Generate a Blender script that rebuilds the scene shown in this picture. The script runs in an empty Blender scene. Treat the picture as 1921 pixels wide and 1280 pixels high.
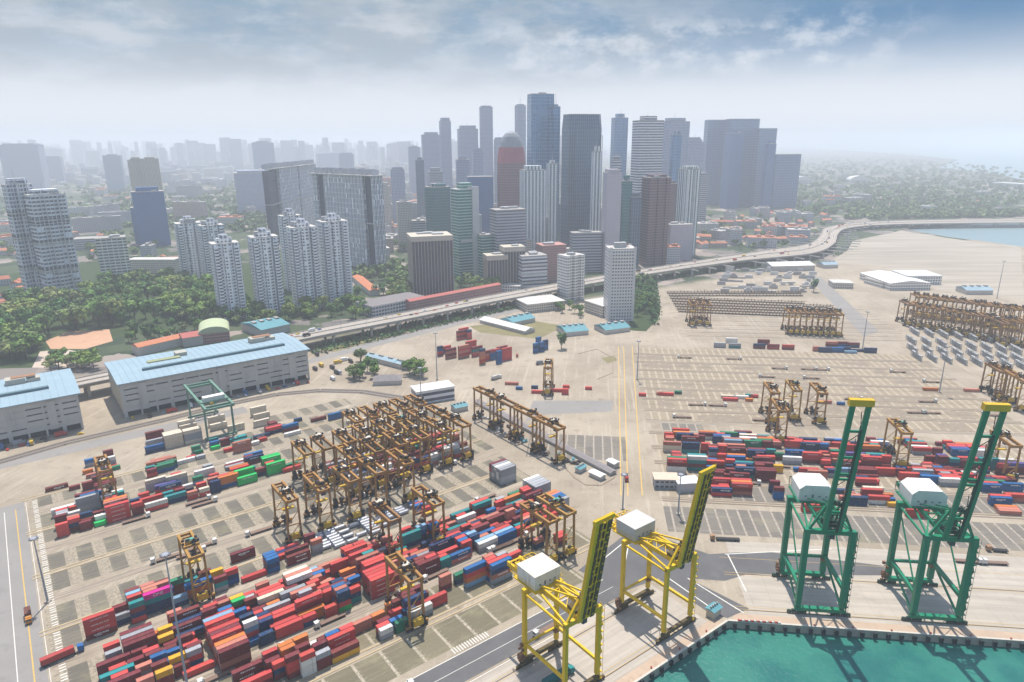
import bpy, bmesh, math, random
from mathutils import Vector, Matrix
R_=math.radians; rnd=random.Random(11)
S=bpy.context.scene; COL=S.collection
# ---------------------------------------------------------------- camera (drone, 210 m up)
CAMH=210.0; FPX=1281.0; PITCH=math.atan(375/1281); ROLL=R_(-0.33)
vf=Vector((0,math.cos(PITCH),-math.sin(PITCH))); vr=Vector((1,0,0)); vu=vr.cross(vf)
r_=math.cos(ROLL)*vr+math.sin(ROLL)*vu; u_=-math.sin(ROLL)*vr+math.cos(ROLL)*vu
cam=bpy.data.objects.new('camera',bpy.data.cameras.new('camera')); COL.objects.link(cam)
cam.matrix_world=Matrix(((r_.x,u_.x,-vf.x,0),(r_.y,u_.y,-vf.y,0),(r_.z,u_.z,-vf.z,CAMH),(0,0,0,1)))
cam.data.sensor_width=36; cam.data.lens=36*FPX/1921; cam.data.clip_start=1; cam.data.clip_end=200000
S.camera=cam
# ---------------------------------------------------------------- sky, sun, exposure
SUNDIR=Vector((-0.02,0.36,1.0)).normalized(); ELEV=math.asin(SUNDIR.z)
W=bpy.data.worlds.new('World'); S.world=W; W.use_nodes=True; nt=W.node_tree; nt.nodes.clear()
def mk(nt,t,**k):
    n=nt.nodes.new(t)
    for a,b in k.items(): setattr(n,a,b)
    return n
def wire(nt,n,i,v):
    if v is None: return
    if hasattr(v,'bl_rna') and isinstance(v,bpy.types.NodeSocket): nt.links.new(v,n.inputs[i])
    else: n.inputs[i].default_value=v
def M(nt,op,a,b=None,c=None):
    n=mk(nt,'ShaderNodeMath',operation=op); wire(nt,n,0,a); wire(nt,n,1,b); wire(nt,n,2,c); return n.outputs[0]
def ss(nt,x,lo,hi):
    n=mk(nt,'ShaderNodeMapRange',interpolation_type='SMOOTHSTEP'); wire(nt,n,0,x); n.inputs[1].default_value=lo; n.inputs[2].default_value=hi; return n.outputs[0]
def mix(nt,f,a,b,bt='MIX'):
    n=mk(nt,'ShaderNodeMix',data_type='RGBA',blend_type=bt); wire(nt,n,0,f)
    for i,v in ((6,a),(7,b)): wire(nt,n,i,v if not isinstance(v,tuple) else (v+(1,) if len(v)==3 else v))
    return n.outputs[2]
def noise(nt,vec,sc,det=4,rough=.55,out=0,dim='3D'):
    n=mk(nt,'ShaderNodeTexNoise',noise_dimensions=dim); wire(nt,n,'Vector',vec); n.inputs['Scale'].default_value=sc; n.inputs['Detail'].default_value=det; n.inputs['Roughness'].default_value=rough; return n.outputs[out]
def comb(nt,x,y,z=0.0):
    n=mk(nt,'ShaderNodeCombineXYZ'); wire(nt,n,0,x); wire(nt,n,1,y); wire(nt,n,2,z); return n.outputs[0]
def sep(nt,v):
    n=mk(nt,'ShaderNodeSeparateXYZ'); wire(nt,n,0,v); return n.outputs
sky=mk(nt,'ShaderNodeTexSky',sky_type='NISHITA',sun_disc=False,sun_elevation=ELEV,sun_rotation=math.atan2(SUNDIR.x,SUNDIR.y),altitude=0,air_density=1.4,dust_density=1.2,ozone_density=2.5)
tc=mk(nt,'ShaderNodeTexCoord'); dx,dy,dz=sep(nt,tc.outputs['Generated'])
az=M(nt,'ARCTAN2',dx,dy); el=M(nt,'ARCSINE',dz)
# pale haze near the horizon, deeper blue higher on the right, grey stratus on the left, small cumulus between
rt=ss(nt,az,-.25,.6)
deep=mix(nt,rt,(1.75,2.55,3.4),(0.62,1.55,2.85)); mid_=mix(nt,rt,(4.20,4.54,5.00),(3.74,4.34,5.07))
base=mix(nt,ss(nt,el,.035,.115),(5.2,5.4,5.75),mid_); base=mix(nt,ss(nt,el,.06,.15),base,deep)
cv=comb(nt,M(nt,'MULTIPLY',az,6.5),M(nt,'MULTIPLY',el,19.0),0.3); n1=noise(nt,cv,1.0,7,.6)
cvs=comb(nt,M(nt,'MULTIPLY',az,9.0),M(nt,'MULTIPLY',el,26.0),7.0); n3=noise(nt,cvs,1.0,6,.6)
lft=M(nt,'SUBTRACT',1.0,ss(nt,az,-.1,.42))
strat=M(nt,'MULTIPLY',M(nt,'MULTIPLY',ss(nt,n1,.40,.60),ss(nt,el,.045,.12)),M(nt,'ADD',.25,M(nt,'MULTIPLY',lft,.85)))
c=mix(nt,M(nt,'MULTIPLY',strat,.72),base,(2.75,3.15,3.6))
lite=M(nt,'MULTIPLY',ss(nt,n3,.44,.70),M(nt,'MULTIPLY',ss(nt,el,.07,.12),lft)); c=mix(nt,M(nt,'MULTIPLY',lite,.62),c,(4.54,4.80,5.14))
cv2=comb(nt,M(nt,'MULTIPLY',az,18.0),M(nt,'MULTIPLY',el,30.0),4.1); n2=noise(nt,cv2,1.0,7,.58)
cband=M(nt,'MULTIPLY',ss(nt,el,.07,.10),M(nt,'SUBTRACT',1.0,ss(nt,el,.13,.17))); midx=M(nt,'MULTIPLY',ss(nt,az,-.1,.04),M(nt,'SUBTRACT',1.0,ss(nt,az,.40,.56)))
cum=M(nt,'MULTIPLY',M(nt,'MULTIPLY',ss(nt,n2,.43,.66),cband),midx); c=mix(nt,M(nt,'MULTIPLY',cum,.6),c,(5.27,5.47,5.80))
c=mix(nt,M(nt,'SUBTRACT',1.0,ss(nt,el,-.01,.034)),c,(4.15,4.55,5.1))
c=mix(nt,ss(nt,el,.2,.4),c,sky.outputs[0])
bg=mk(nt,'ShaderNodeBackground'); wire(nt,bg,0,c); bg.inputs[1].default_value=0.135
wo=mk(nt,'ShaderNodeOutputWorld'); nt.links.new(bg.outputs[0],wo.inputs[0])
sun=bpy.data.objects.new('sun',bpy.data.lights.new('sun','SUN')); COL.objects.link(sun)
sun.data.energy=5.0; sun.data.angle=R_(.53); sun.data.color=(1,.94,.85); sun.rotation_euler=(-SUNDIR).to_track_quat('-Z','Y').to_euler()
S.view_settings.view_transform='Standard'; S.view_settings.look='None'; S.view_settings.exposure=0.19; S.view_settings.gamma=1
S.cycles.use_denoising=True; S.cycles.max_bounces=5; S.cycles.diffuse_bounces=2; S.cycles.glossy_bounces=2; S.cycles.volume_bounces=2; S.cycles.transparent_max_bounces=6
try: S.cycles.denoising_input_passes='RGB_ALBEDO_NORMAL'
except Exception: pass
# ---------------------------------------------------------------- measuring helpers
def ray(px,py): return vf+r_*((px-960.5)/FPX)-u_*((py-640)/FPX)
def P(px,py,z=0.0):
    d=ray(px,py); t=(z-CAMH)/d.z; return Vector((d.x*t,d.y*t,z))
def proj(v):
    p=v-Vector((0,0,CAMH)); d=p.dot(vf); return 960.5+FPX*p.dot(r_)/d, 640-FPX*p.dot(u_)/d, d
def hgt(px,py,ty):
    b=P(px,py); lo,hi=-5.0,1500.0
    for _ in range(50):
        m=(lo+hi)/2
        if proj(Vector((b.x,b.y,m)))[1]>ty: lo=m
        else: hi=m
    return lo
class Fr:
    def __init__(s,a): s.a=R_(a); s.c=math.cos(s.a); s.s=math.sin(s.a)
    def w(s,u,v,z=0.0): return Vector((u*s.c-v*s.s,u*s.s+v*s.c,z))
    def l(s,p): return p.x*s.c+p.y*s.s,-p.x*s.s+p.y*s.c
LF=Fr(37); RF=Fr(-6.5)
# ---------------------------------------------------------------- mesh collecting
class MB:
    def __init__(s): s.v=[]; s.f=[]; s.uv=[]; s.hasuv=False; s.cols=[]
    def add(s,vs,fs,uv=None,col=None):
        o=len(s.v); s.v+=[tuple(v) for v in vs]; s.f+=[tuple(i+o for i in f) for f in fs]
        for k,f in enumerate(fs): s.uv.append(uv[k] if uv else [(0,0)]*len(f)); s.cols.append(col)
        if uv: s.hasuv=True
        return s
    def box(s,c,d,rz=0.0,col=None):
        x,y,z=d[0]/2,d[1]/2,d[2]/2; ca,sa=math.cos(rz),math.sin(rz)
        vs=[(c[0]+a*x*ca-b*y*sa,c[1]+a*x*sa+b*y*ca,c[2]+e*z) for e in (-1,1) for b in (-1,1) for a in (-1,1)]
        return s.add(vs,[(0,2,3,1),(4,5,7,6),(0,1,5,4),(1,3,7,5),(3,2,6,7),(2,0,4,6)],col=col)
    def bar(s,p,q,w,h=None,roll=None):
        p,q=Vector(p),Vector(q); h=h or w; t=(q-p).normalized()
        ref=Vector((0,0,1)) if abs(t.z)<.95 else Vector(roll or (1,0,0)); a=t.cross(ref).normalized(); b=a.cross(t)
        vs=[e+a*i*w/2+b*j*h/2 for e in (p,q) for i,j in ((-1,-1),(1,-1),(1,1),(-1,1))]
        return s.add(vs,[(3,2,1,0),(4,5,6,7),(0,1,5,4),(1,2,6,5),(2,3,7,6),(3,0,4,7)])
    def tube(s,p,q,r,n=8,r2=None):
        p,q=Vector(p),Vector(q); r2=r if r2 is None else r2; t=(q-p).normalized(); ref=Vector((0,0,1)) if abs(t.z)<.9 else Vector((1,0,0)); a=t.cross(ref).normalized(); b=a.cross(t)
        vs=[e+(a*math.cos(6.2832*i/n)+b*math.sin(6.2832*i/n))*rr for e,rr in ((p,r),(q,r2)) for i in range(n)]
        fs=[(i,(i+1)%n,n+(i+1)%n,n+i) for i in range(n)]+[tuple(range(n))[::-1],tuple(range(n,2*n))]
        return s.add(vs,fs)
    def prism(s,poly,z0,z1,cap=True,uoff=0.0,top=None):
        n=len(poly); top=top or poly; vs=[(x,y,z0) for x,y in poly]+[(x,y,z1) for x,y in top]; fs=[];uv=[]; u=uoff
        for i in range(n):
            j=(i+1)%n; L=math.hypot(poly[j][0]-poly[i][0],poly[j][1]-poly[i][1]); fs.append((i,j,n+j,n+i)); uv.append([(u,0),(u+L,0),(u+L,z1-z0),(u,z1-z0)]); u+=L
        if cap: fs.append(tuple(range(n,2*n))); uv.append([(0,0)]*n)
        return s.add(vs,fs,uv)
    def sheet(s,pts,z): return s.add([(p[0],p[1],z) for p in pts],[tuple(range(len(pts)))])
    def mesh(s,name,mat,smooth=False):
        me=bpy.data.meshes.new(name); me.from_pydata(s.v,[],s.f); me.materials.append(mat)
        if s.hasuv:
            l=me.uv_layers.new(name='UVMap'); k=0; flat=[]
            for f in s.uv:
                for a in f: flat+=[a[0],a[1]]
            l.data.foreach_set('uv',flat)
        if s.cols and s.cols[0] is not None:
            ca=me.color_attributes.new('Col','FLOAT_COLOR','CORNER'); flat=[]
            for f,cc in zip(s.f,s.cols):
                for _ in f: flat+=[cc[0],cc[1],cc[2],1.0]
            ca.data.foreach_set('color',flat)
        if smooth: me.polygons.foreach_set('use_smooth',[True]*len(me.polygons))
        me.update(); return me
    def build(s,name,mat,parent=None,loc=None,rz=None,smooth=False):
        return link(name,s.mesh(name,mat,smooth),parent,loc,rz)
def link(name,me,parent=None,loc=None,rz=None):
    o=bpy.data.objects.new(name,me); COL.objects.link(o)
    if parent: o.parent=parent
    if loc is not None: o.location=loc
    if rz is not None: o.rotation_euler=(0,0,rz)
    return o
def tag(o,label=None,cat=None,group=None,kind=None):
    for k,v in (('label',label),('category',cat),('group',group),('kind',kind)):
        if v: o[k]=v
    return o
def empty(name,loc,rz=0,**k):
    o=link(name,None,None,loc,rz); o.empty_display_size=1; return tag(o,**k)
def copy_tree(o,parent=None):
    c=o.copy(); COL.objects.link(c); c.parent=parent
    for ch in KIDS.get(o.name,()): copy_tree(ch,c)
    return c
KIDS={}
def index(o):
    KIDS[o.name]=[c for c in bpy.data.objects if c.parent==o]
    for c in KIDS[o.name]: index(c)
# ---------------------------------------------------------------- materials
def base_mat(name):
    m=bpy.data.materials.new(name); m.use_nodes=True; n=m.node_tree; b=n.nodes['Principled BSDF']; return m,n,b
def pm(name,col,rough=.6,var=.18,sc=.25,metal=0.0,spec=.2,dirt=None,dsc=.6,streak=False,objcol=False,attr=False):
    m,n,b=base_mat(name); t=mk(n,'ShaderNodeTexCoord'); v=t.outputs['Object']
    f=noise(n,v,sc,5,.6)
    base=col if not (objcol or attr) else None
    if objcol: base=mk(n,'ShaderNodeObjectInfo').outputs['Color']
    if attr: base=mk(n,'ShaderNodeVertexColor',layer_name='Col').outputs[0]
    if not objcol and not attr: base=tuple(col)
    k=M(n,'ADD',M(n,'MULTIPLY',f,2*var),1-var)
    kk=comb(n,k,k,k); c=mix(n,1.0,base,kk,'MULTIPLY')
    if dirt:
        if streak: x,y,z=sep(n,v); v=comb(n,x,y,M(n,'MULTIPLY',z,.12))
        d=noise(n,v,dsc,6,.7); c=mix(n,M(n,'MULTIPLY',ss(n,d,.52,.72),.6),c,dirt)
    wire(n,b,'Base Color',c); b.inputs['Roughness'].default_value=rough; b.inputs['Metallic'].default_value=metal; b.inputs['Specular IOR Level'].default_value=spec
    return m
def facade(name,wall,glass,fl=3.3,bay=3.6,wx=.6,wy=.55,gr=.25,var=.5,wrough=.7,voff=0.0,blank=0.0,spec=.5,stripe=None,metal=0.0):
    """storeys and windows over (perimeter metres, height metres)"""
    m,n,b=base_mat(name); uvn=mk(n,'ShaderNodeUVMap',uv_map='UVMap'); u,v,_=sep(n,uvn.outputs[0])
    a=M(n,'DIVIDE',u,bay); e=M(n,'DIVIDE',M(n,'ADD',v,voff),fl); fa=M(n,'FRACT',a); fe=M(n,'FRACT',e)
    ia=M(n,'LESS_THAN',M(n,'ABSOLUTE',M(n,'SUBTRACT',fa,.5)),wx/2) if wx<1 else 1.0
    ie=M(n,'LESS_THAN',M(n,'ABSOLUTE',M(n,'SUBTRACT',fe,.5)),wy/2) if wy<1 else 1.0
    w=M(n,'MULTIPLY',ia,ie)
    wn=mk(n,'ShaderNodeTexWhiteNoise',noise_dimensions='2D'); wire(n,wn,'Vector',comb(n,M(n,'FLOOR',a),M(n,'FLOOR',e)))
    h=wn.outputs[0]
    if blank: w=M(n,'MULTIPLY',w,M(n,'GREATER_THAN',h,blank))
    big=noise(n,comb(n,M(n,'MULTIPLY',u,.02),M(n,'MULTIPLY',v,.03)),1.0,3)
    k=M(n,'ADD',1-var*.5,M(n,'MULTIPLY',var,M(n,'MULTIPLY',M(n,'ADD',h,big),.5))); g=mix(n,1.0,tuple(glass),comb(n,k,k,k),'MULTIPLY')
    st=noise(n,comb(n,M(n,'MULTIPLY',u,.5),M(n,'MULTIPLY',v,.05)),1.0,4); k2=M(n,'ADD',.86,M(n,'MULTIPLY',st,.28)); wc=mix(n,1.0,tuple(wall) if wall else mk(n,'ShaderNodeObjectInfo').outputs['Color'],comb(n,k2,k2,k2),'MULTIPLY')
    if stripe:
        p,wd,cc=stripe; wc=mix(n,M(n,'LESS_THAN',M(n,'FRACT',M(n,'DIVIDE',u,p)),wd),wc,tuple(cc))
    wire(n,b,'Base Color',mix(n,w,wc,g)); (wire(n,b,'Metallic',M(n,'MULTIPLY',w,metal)) if metal else None); wire(n,b,'Roughness',M(n,'SUBTRACT',wrough,M(n,'MULTIPLY',w,wrough-gr))); b.inputs['Specular IOR Level'].default_value=spec
    return m
MT={}
def mt(k,*a,**kw):
    if k not in MT: MT[k]=pm(k,*a,**kw)
    return MT[k]
# ================================================================ SETTING: land, water, pavements
def land_mat():
    m,n,b=base_mat('bare_concrete_ground'); t=mk(n,'ShaderNodeTexCoord').outputs['Object']
    x0,y0,z0=sep(n,t); a=noise(n,t,.012,6,.65); d=noise(n,t,.09,6,.7); e=noise(n,t,.9,3,.6)
    c=mix(n,ss(n,a,.35,.65),(.275,.228,.172),(.375,.318,.247)); q1=noise(n,comb(n,M(n,'ADD',M(n,'MULTIPLY',x0,.30),M(n,'MULTIPLY',y0,-.035)),M(n,'MULTIPLY',y0,.012)),1.0,5,.7); c=mix(n,M(n,'MULTIPLY',ss(n,d,.52,.72),.6),c,(.19,.155,.12)); c=mix(n,M(n,'MULTIPLY',ss(n,q1,.52,.70),.5),c,(.50,.44,.36))
    k=M(n,'ADD',.80,M(n,'MULTIPLY',e,.4)); c=mix(n,1.0,c,comb(n,k,k,k),'MULTIPLY')
    far=mk(n,'ShaderNodeTexVoronoi',feature='F1'); x,y,z=sep(n,t); wire(n,far,'Vector',t); far.inputs['Scale'].default_value=.022
    fc=far.outputs['Color']; r,g,bb=sep(n,fc)
    green=mix(n,r,(.028,.05,.024),(.07,.09,.045)); built=mix(n,g,(.13,.12,.115),(.34,.28,.24)); patch=mix(n,M(n,'GREATER_THAN',noise(n,t,.009,5),.47),built,green)
    line=M(n,'ADD',M(n,'MULTIPLY',x,.045),M(n,'MULTIPLY',noise(n,t,.004,2),60.0))
    zone=ss(n,M(n,'SUBTRACT',y,M(n,'MULTIPLY',x,.62)),840.0,880.0)
    wire(n,b,'Base Color',mix(n,zone,c,patch)); b.inputs['Roughness'].default_value=.9; b.inputs['Specular IOR Level'].default_value=.2
    return m
corner=LF.w(235.6,150.5)
land=MB(); pts=[LF.w(-1500,150.5),corner,RF.w(3000,270.5),Vector((3000,700,0)),P(1921,464),P(1840,452),P(1780,445),P(1730,436),P(1700,430),P(1720,426),P(1800,419),P(1921,414),Vector((4200,2700,0)),Vector((6000,3600,0)),P(1921,338),P(1860,324),P(1760,314),P(1800,300),P(1680,288),P(1560,281),Vector((9000,30000,0)),Vector((14000,60000,0)),Vector((-60000,60000,0)),Vector((-60000,-1200,0))]
land.sheet(pts,0.0); tag(land.build('ground',land_mat()),kind='structure')
def water_mat():
    m,n,b=base_mat('harbour_water'); t=mk(n,'ShaderNodeTexCoord').outputs['Object']; x,y,z=sep(n,t)
    a=noise(n,t,.03,4,.6); near=mix(n,ss(n,a,.36,.64),(.010,.115,.105),(.028,.175,.135)); far=(.20,.29,.31)  # distant sea greyed in its colour to look hazier
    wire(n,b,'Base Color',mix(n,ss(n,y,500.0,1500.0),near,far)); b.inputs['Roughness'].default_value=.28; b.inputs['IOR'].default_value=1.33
    bp=mk(n,'ShaderNodeBump'); bp.inputs['Strength'].default_value=.5; bp.inputs['Distance'].default_value=.6
    wire(n,bp,'Height',M(n,'ADD',noise(n,t,.5,4,.6),M(n,'MULTIPLY',noise(n,t,2.2,3,.6),.3))); n.links.new(bp.outputs[0],b.inputs['Normal']); return m
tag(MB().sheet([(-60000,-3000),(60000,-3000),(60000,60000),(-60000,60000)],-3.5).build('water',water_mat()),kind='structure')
# quay wall: face, cope beam, rubber fenders
CONC=mt('quay_concrete',(.42,.37,.31),.85,.2,.15,dirt=(.22,.17,.13),dsc=.5)
qw=MB(); cp=MB()
for a,b,fr,v in ((LF.w(-1500,150.5),corner,LF,150.5),(corner,RF.w(3000,270.5),RF,270.5)):
    d=(b-a).normalized(); nrm=Vector((-d.y,d.x,0))
    qw.add([a+Vector((0,0,-7)),b+Vector((0,0,-7)),b+Vector((0,0,.03)),a+Vector((0,0,.03))],[(0,1,2,3)])
    cp.bar(a+nrm*.5+Vector((0,0,.13)),b+nrm*.5+Vector((0,0,.13)),1.0,.26)
tag(qw.build('quay_wall',CONC),'stained concrete quay wall above the green water','wall',kind='structure')
tag(cp.build('kerb',mt('kerb_paint',(.5,.46,.40),.8,.25,.6)),kind='structure')
FEN=mt('fender_rubber',(.03,.03,.035),.8,.3,1); BOL=mt('bollard_paint',(.33,.06,.04),.6,.2,1)
fm=MB().box((0,-.45,-1.2),(1.3,.9,2.2)).box((0,-.95,-1.2),(1.7,.15,2.6)).mesh('fender',FEN)
bm_=MB().tube((0,0,0),(0,0,.55),.28,10).tube((0,0,.55),(0,0,.75),.42,10).mesh('bollard',BOL)
for fr,us in ((LF,[40+6*i for i in range(33)]),(RF,[70+5.5*i for i in range(32)])):
    v=150.5 if fr is LF else 270.5; w='yellow' if fr is LF else 'green'
    for k,uu in enumerate(us):
        p=fr.w(uu,v,.0); tag(link('fender',fm,None,p,fr.a),f'black rubber fender on the quay face below the {w} quay cranes','fender',f'fenders along the {w} crane quay')
        if k%3==0: tag(link('bollard',bm_,None,fr.w(uu+2,v+1.7,0),fr.a),f'short dark red bollard on the quay edge beside the {w} quay cranes','bollard',f'bollards along the {w} crane quay')
# pavement sheets
def slab(name,fr,rects,z,mat):
    m=MB()
    for u0,u1,v0,v1 in rects: m.sheet([(u0,v0),(u1,v0),(u1,v1),(u0,v1)],z)
    return tag(m.build(name,mat,None,(0,0,0),fr.a),kind='structure')
def slot_mat(name,ca,cb,cs,sw,per=12.9,off=0.0,bright=.35):
    m,n,b=base_mat(name); t=mk(n,'ShaderNodeTexCoord').outputs['Object']; x,y,z=sep(n,t)
    q=M(n,'DIVIDE',M(n,'ADD',x,off),per); fx=M(n,'FRACT',q); wn=mk(n,'ShaderNodeTexWhiteNoise',noise_dimensions='2D'); wire(n,wn,'Vector',comb(n,M(n,'FLOOR',q),M(n,'FLOOR',M(n,'DIVIDE',y,25.0))))
    big=noise(n,t,.06,5,.65); f=noise(n,t,.7,4,.65)
    c=mix(n,M(n,'ADD',M(n,'MULTIPLY',wn.outputs[0],.6),M(n,'MULTIPLY',big,.4)),ca,cb)
    c=mix(n,M(n,'MULTIPLY',ss(n,big,.5,.7),.5),c,(.26,.235,.14))
    st=M(n,'MULTIPLY',M(n,'LESS_THAN',fx,sw),M(n,'ADD',.35,M(n,'MULTIPLY',ss(n,f,.35,.6),.65)))
    row=M(n,'LESS_THAN',M(n,'FRACT',M(n,'DIVIDE',y,2.7)),.13); st2=M(n,'MULTIPLY',M(n,'MULTIPLY',row,M(n,'LESS_THAN',fx,sw+.08)),.6)
    c=mix(n,M(n,'MAXIMUM',st,st2),c,cs)
    ox=noise(n,comb(n,M(n,'MULTIPLY',x,.02),M(n,'MULTIPLY',y,.5)),1.0,5,.7); c=mix(n,M(n,'MULTIPLY',ss(n,ox,.5,.75),bright),c,cs)
    k=M(n,'ADD',.8,M(n,'MULTIPLY',f,.4)); wire(n,b,'Base Color',mix(n,1.0,c,comb(n,k,k,k),'MULTIPLY')); b.inputs['Roughness'].default_value=.9; b.inputs['Specular IOR Level'].default_value=.2; return m
LSLOT=slot_mat('worn_slot_asphalt',(.10,.092,.075),(.185,.165,.13),(.33,.28,.21),.44,bright=.65)
LFRONT=slot_mat('mossy_slot_asphalt',(.12,.105,.07),(.20,.175,.115),(.40,.35,.27),.10,off=3.0)
RSLOT=slot_mat('pale_slot_ground',(.24,.195,.14),(.32,.262,.19),(.43,.36,.275),.26,per=6.45,bright=.6)
RDARK=slot_mat('grey_slot_ground',(.14,.125,.11),(.215,.19,.16),(.38,.33,.27),.16,per=6.45,bright=.4)
HB=[(263,279.8),(282.8,300),(313,330),(333.2,350.5),(364,381),(385,402.2),(417,432),(435.6,453),(465,480)]
def ur(v): return 245+(v-266)*.14
slab('yard_pavement',LF,[(-12,ur(a),a,b) for a,b in HB]+[(105,214,482,500),(140,214,506,522)],.03,LSLOT)
slab('yard_pavement',LF,[(-12,206,212,229.5),(-12,232,235.2,254)],.03,LFRONT)
slab('yard_pavement',RF,[(52,330,a,b) for a,b in ((384,401),(409,428),(433,450),(460,478),(502,522),(528,548),(553,573),(579,599),(604,624),(630,650),(655,675),(681,700))],.03,RSLOT)
slab('yard_pavement',RF,[(48,330,344,372),(90,330,383,401.5),(58,90,486,500),(-40,30,430,470)],.034,RDARK)
def lane_mat():
    m,n,b=base_mat('tyre_marked_lane'); t=mk(n,'ShaderNodeTexCoord').outputs['Object']; x,y,z=sep(n,t)
    a=noise(n,comb(n,M(n,'MULTIPLY',x,.018),M(n,'MULTIPLY',y,1.3)),1.0,5,.7); e=noise(n,t,.12,5,.65)
    c=mix(n,ss(n,a,.4,.6),(.17,.14,.11),(.38,.315,.24)); c=mix(n,M(n,'MULTIPLY',ss(n,e,.5,.7),.45),c,(.21,.175,.14)); wire(n,b,'Base Color',c); b.inputs['Roughness'].default_value=.9; return m
TRK=lane_mat()
slab('yard_lane',RF,[(48,335,v-3,v+3) for v in (405,431,455,502,526.5,551,576,602,627,653,679)],.038,TRK)
slab('yard_lane',LF,[(-12,ur(a),a-2.6,a+2.6) for a in (258.5,306.5,357.5,409.5,459)],.036,TRK)
# runway beams
BEAM=mt('runway_beam',(.42,.33,.20),.8,.25,.2,dirt=(.22,.16,.11),dsc=.4)
m=MB()
for v in (232.4,281,331.2,383,433.6,481): 
    for o in (-1.5,1.5): m.box(((ur(v)-12)/2-3,v+o,.1),(ur(v)+12,.9,.2))
tag(m.build('runway_beam',BEAM,None,(0,0,0),LF.a),kind='structure')
m=MB()
for v in (380.5,404.6,430.6,455,480.5,526,550.5,576,601,627,652,678): 
    for o in (-1.3,1.3): m.box((190,v+o,.1),(284,.7,.2))
for v in (760,775,792,812,835,860,885,910): m.box((230,v,.1),(250,.8,.2))
tag(m.build('runway_beam',mt('runway_beam_pale',(.44,.36,.27),.8,.2,.2),None,(0,0,0),RF.a),kind='structure')
m=MB()
for v in (380.5,404.6,430.6,455,480.5,526,550.5,576,601,627,652,678): 
    for o in (-2.4,0,2.4): m.sheet([(48,v+o-.35),(335,v+o-.35),(335,v+o+.35),(48,v+o+.35)],.05)  # dark strips painted as shadow along the runway beams; drain lines follow
for v in (505,538,563,590,614,640,666,692): m.sheet([(48,v-.3),(330,v-.3),(330,v+.3),(48,v+.3)],.05)
for v in (752,768,784,802,822,846,872,898): m.sheet([(112,v-.8),(352,v-.8),(352,v+.8),(112,v+.8)],.05)
tag(m.build('drain_shadow_strip',mt('drain_shadow_dark',(.16,.125,.095),.9,.3,.3),None,(0,0,0),RF.a),kind='structure')
m=MB()
for k in range(70):
    a=rnd.uniform(50,325); v=rnd.choice((513,539,565,590,615,641,667)); L=rnd.uniform(8,26); m.sheet([(a,v-rnd.uniform(2,8)),(a+L,v-8),(a+L,v+8),(a,v+rnd.uniform(2,8))],.042+k*.0001)
tag(m.build('worn_patch',pm('worn_patch',(.25,.205,.155),.9,.3,.15,dirt=(.36,.31,.24),dsc=.25),None,(0,0,0),RF.a),kind='structure')
# drainage / dividing lines across the wharf apron and open ground
ASPH=pm('asphalt_road',(.115,.112,.115),.85,.3,.08,dirt=(.16,.15,.14),dsc=.1)
GREY=pm('grey_road',(.25,.235,.22),.85,.2,.04,dirt=(.17,.16,.155),dsc=.08)
def apron_mat():
    m,n,b=base_mat('wharf_apron'); t=mk(n,'ShaderNodeTexCoord').outputs['Object']; x,y,z=sep(n,t)
    a=noise(n,comb(n,M(n,'MULTIPLY',x,.012),M(n,'MULTIPLY',y,.22)),1.0,6,.7); e=noise(n,t,.07,6,.7)
    c=mix(n,ss(n,a,.34,.66),(.345,.305,.26),(.445,.395,.335)); c=mix(n,M(n,'MULTIPLY',ss(n,e,.5,.72),.45),c,(.27,.235,.20))
    jx=M(n,'LESS_THAN',M(n,'FRACT',M(n,'DIVIDE',x,9.0)),.03); jy=M(n,'LESS_THAN',M(n,'FRACT',M(n,'DIVIDE',y,6.0)),.045)
    c=mix(n,M(n,'MULTIPLY',M(n,'MAXIMUM',jx,jy),.22),c,(.17,.15,.13)); wire(n,b,'Base Color',c); b.inputs['Roughness'].default_value=.85; b.inputs['Specular IOR Level'].default_value=.25; return m
APRON=apron_mat()
RUST=pm('rust_stained_apron',(.44,.33,.245),.85,.25,.08,dirt=(.29,.20,.14),dsc=.2)
slab('road',LF,[(-36,-14,148,478),(-400,-36,148,160)],.02,GREY)
slab('road',LF,[(-80,140,541,556)],.02,GREY)
slab('road',LF,[(20,212,193,207)],.04,ASPH)
m=MB(); m.sheet([P(*p) for p in ((1135,1095),(1085,1070),(1190,990),(1330,1040),(1375,1037),(1445,1036),(1660,1062),(1660,1080),(1400,1078),(1360,1090),(1290,1085),(1405,1142),(1365,1160),(1330,1150),(1235,1085),(1150,1118))],.05); tag(m.build('road',ASPH),kind='structure')
slab('wharf_apron',LF,[(-60,228,156,191)],.03,APRON); slab('wharf_apron',RF,[(78,600,277,338)],.03,APRON)
slab('wharf_edge',LF,[(-60,232,151.5,156)],.04,RUST); slab('wharf_edge',RF,[(70,600,271.5,277)],.04,RUST)
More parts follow.
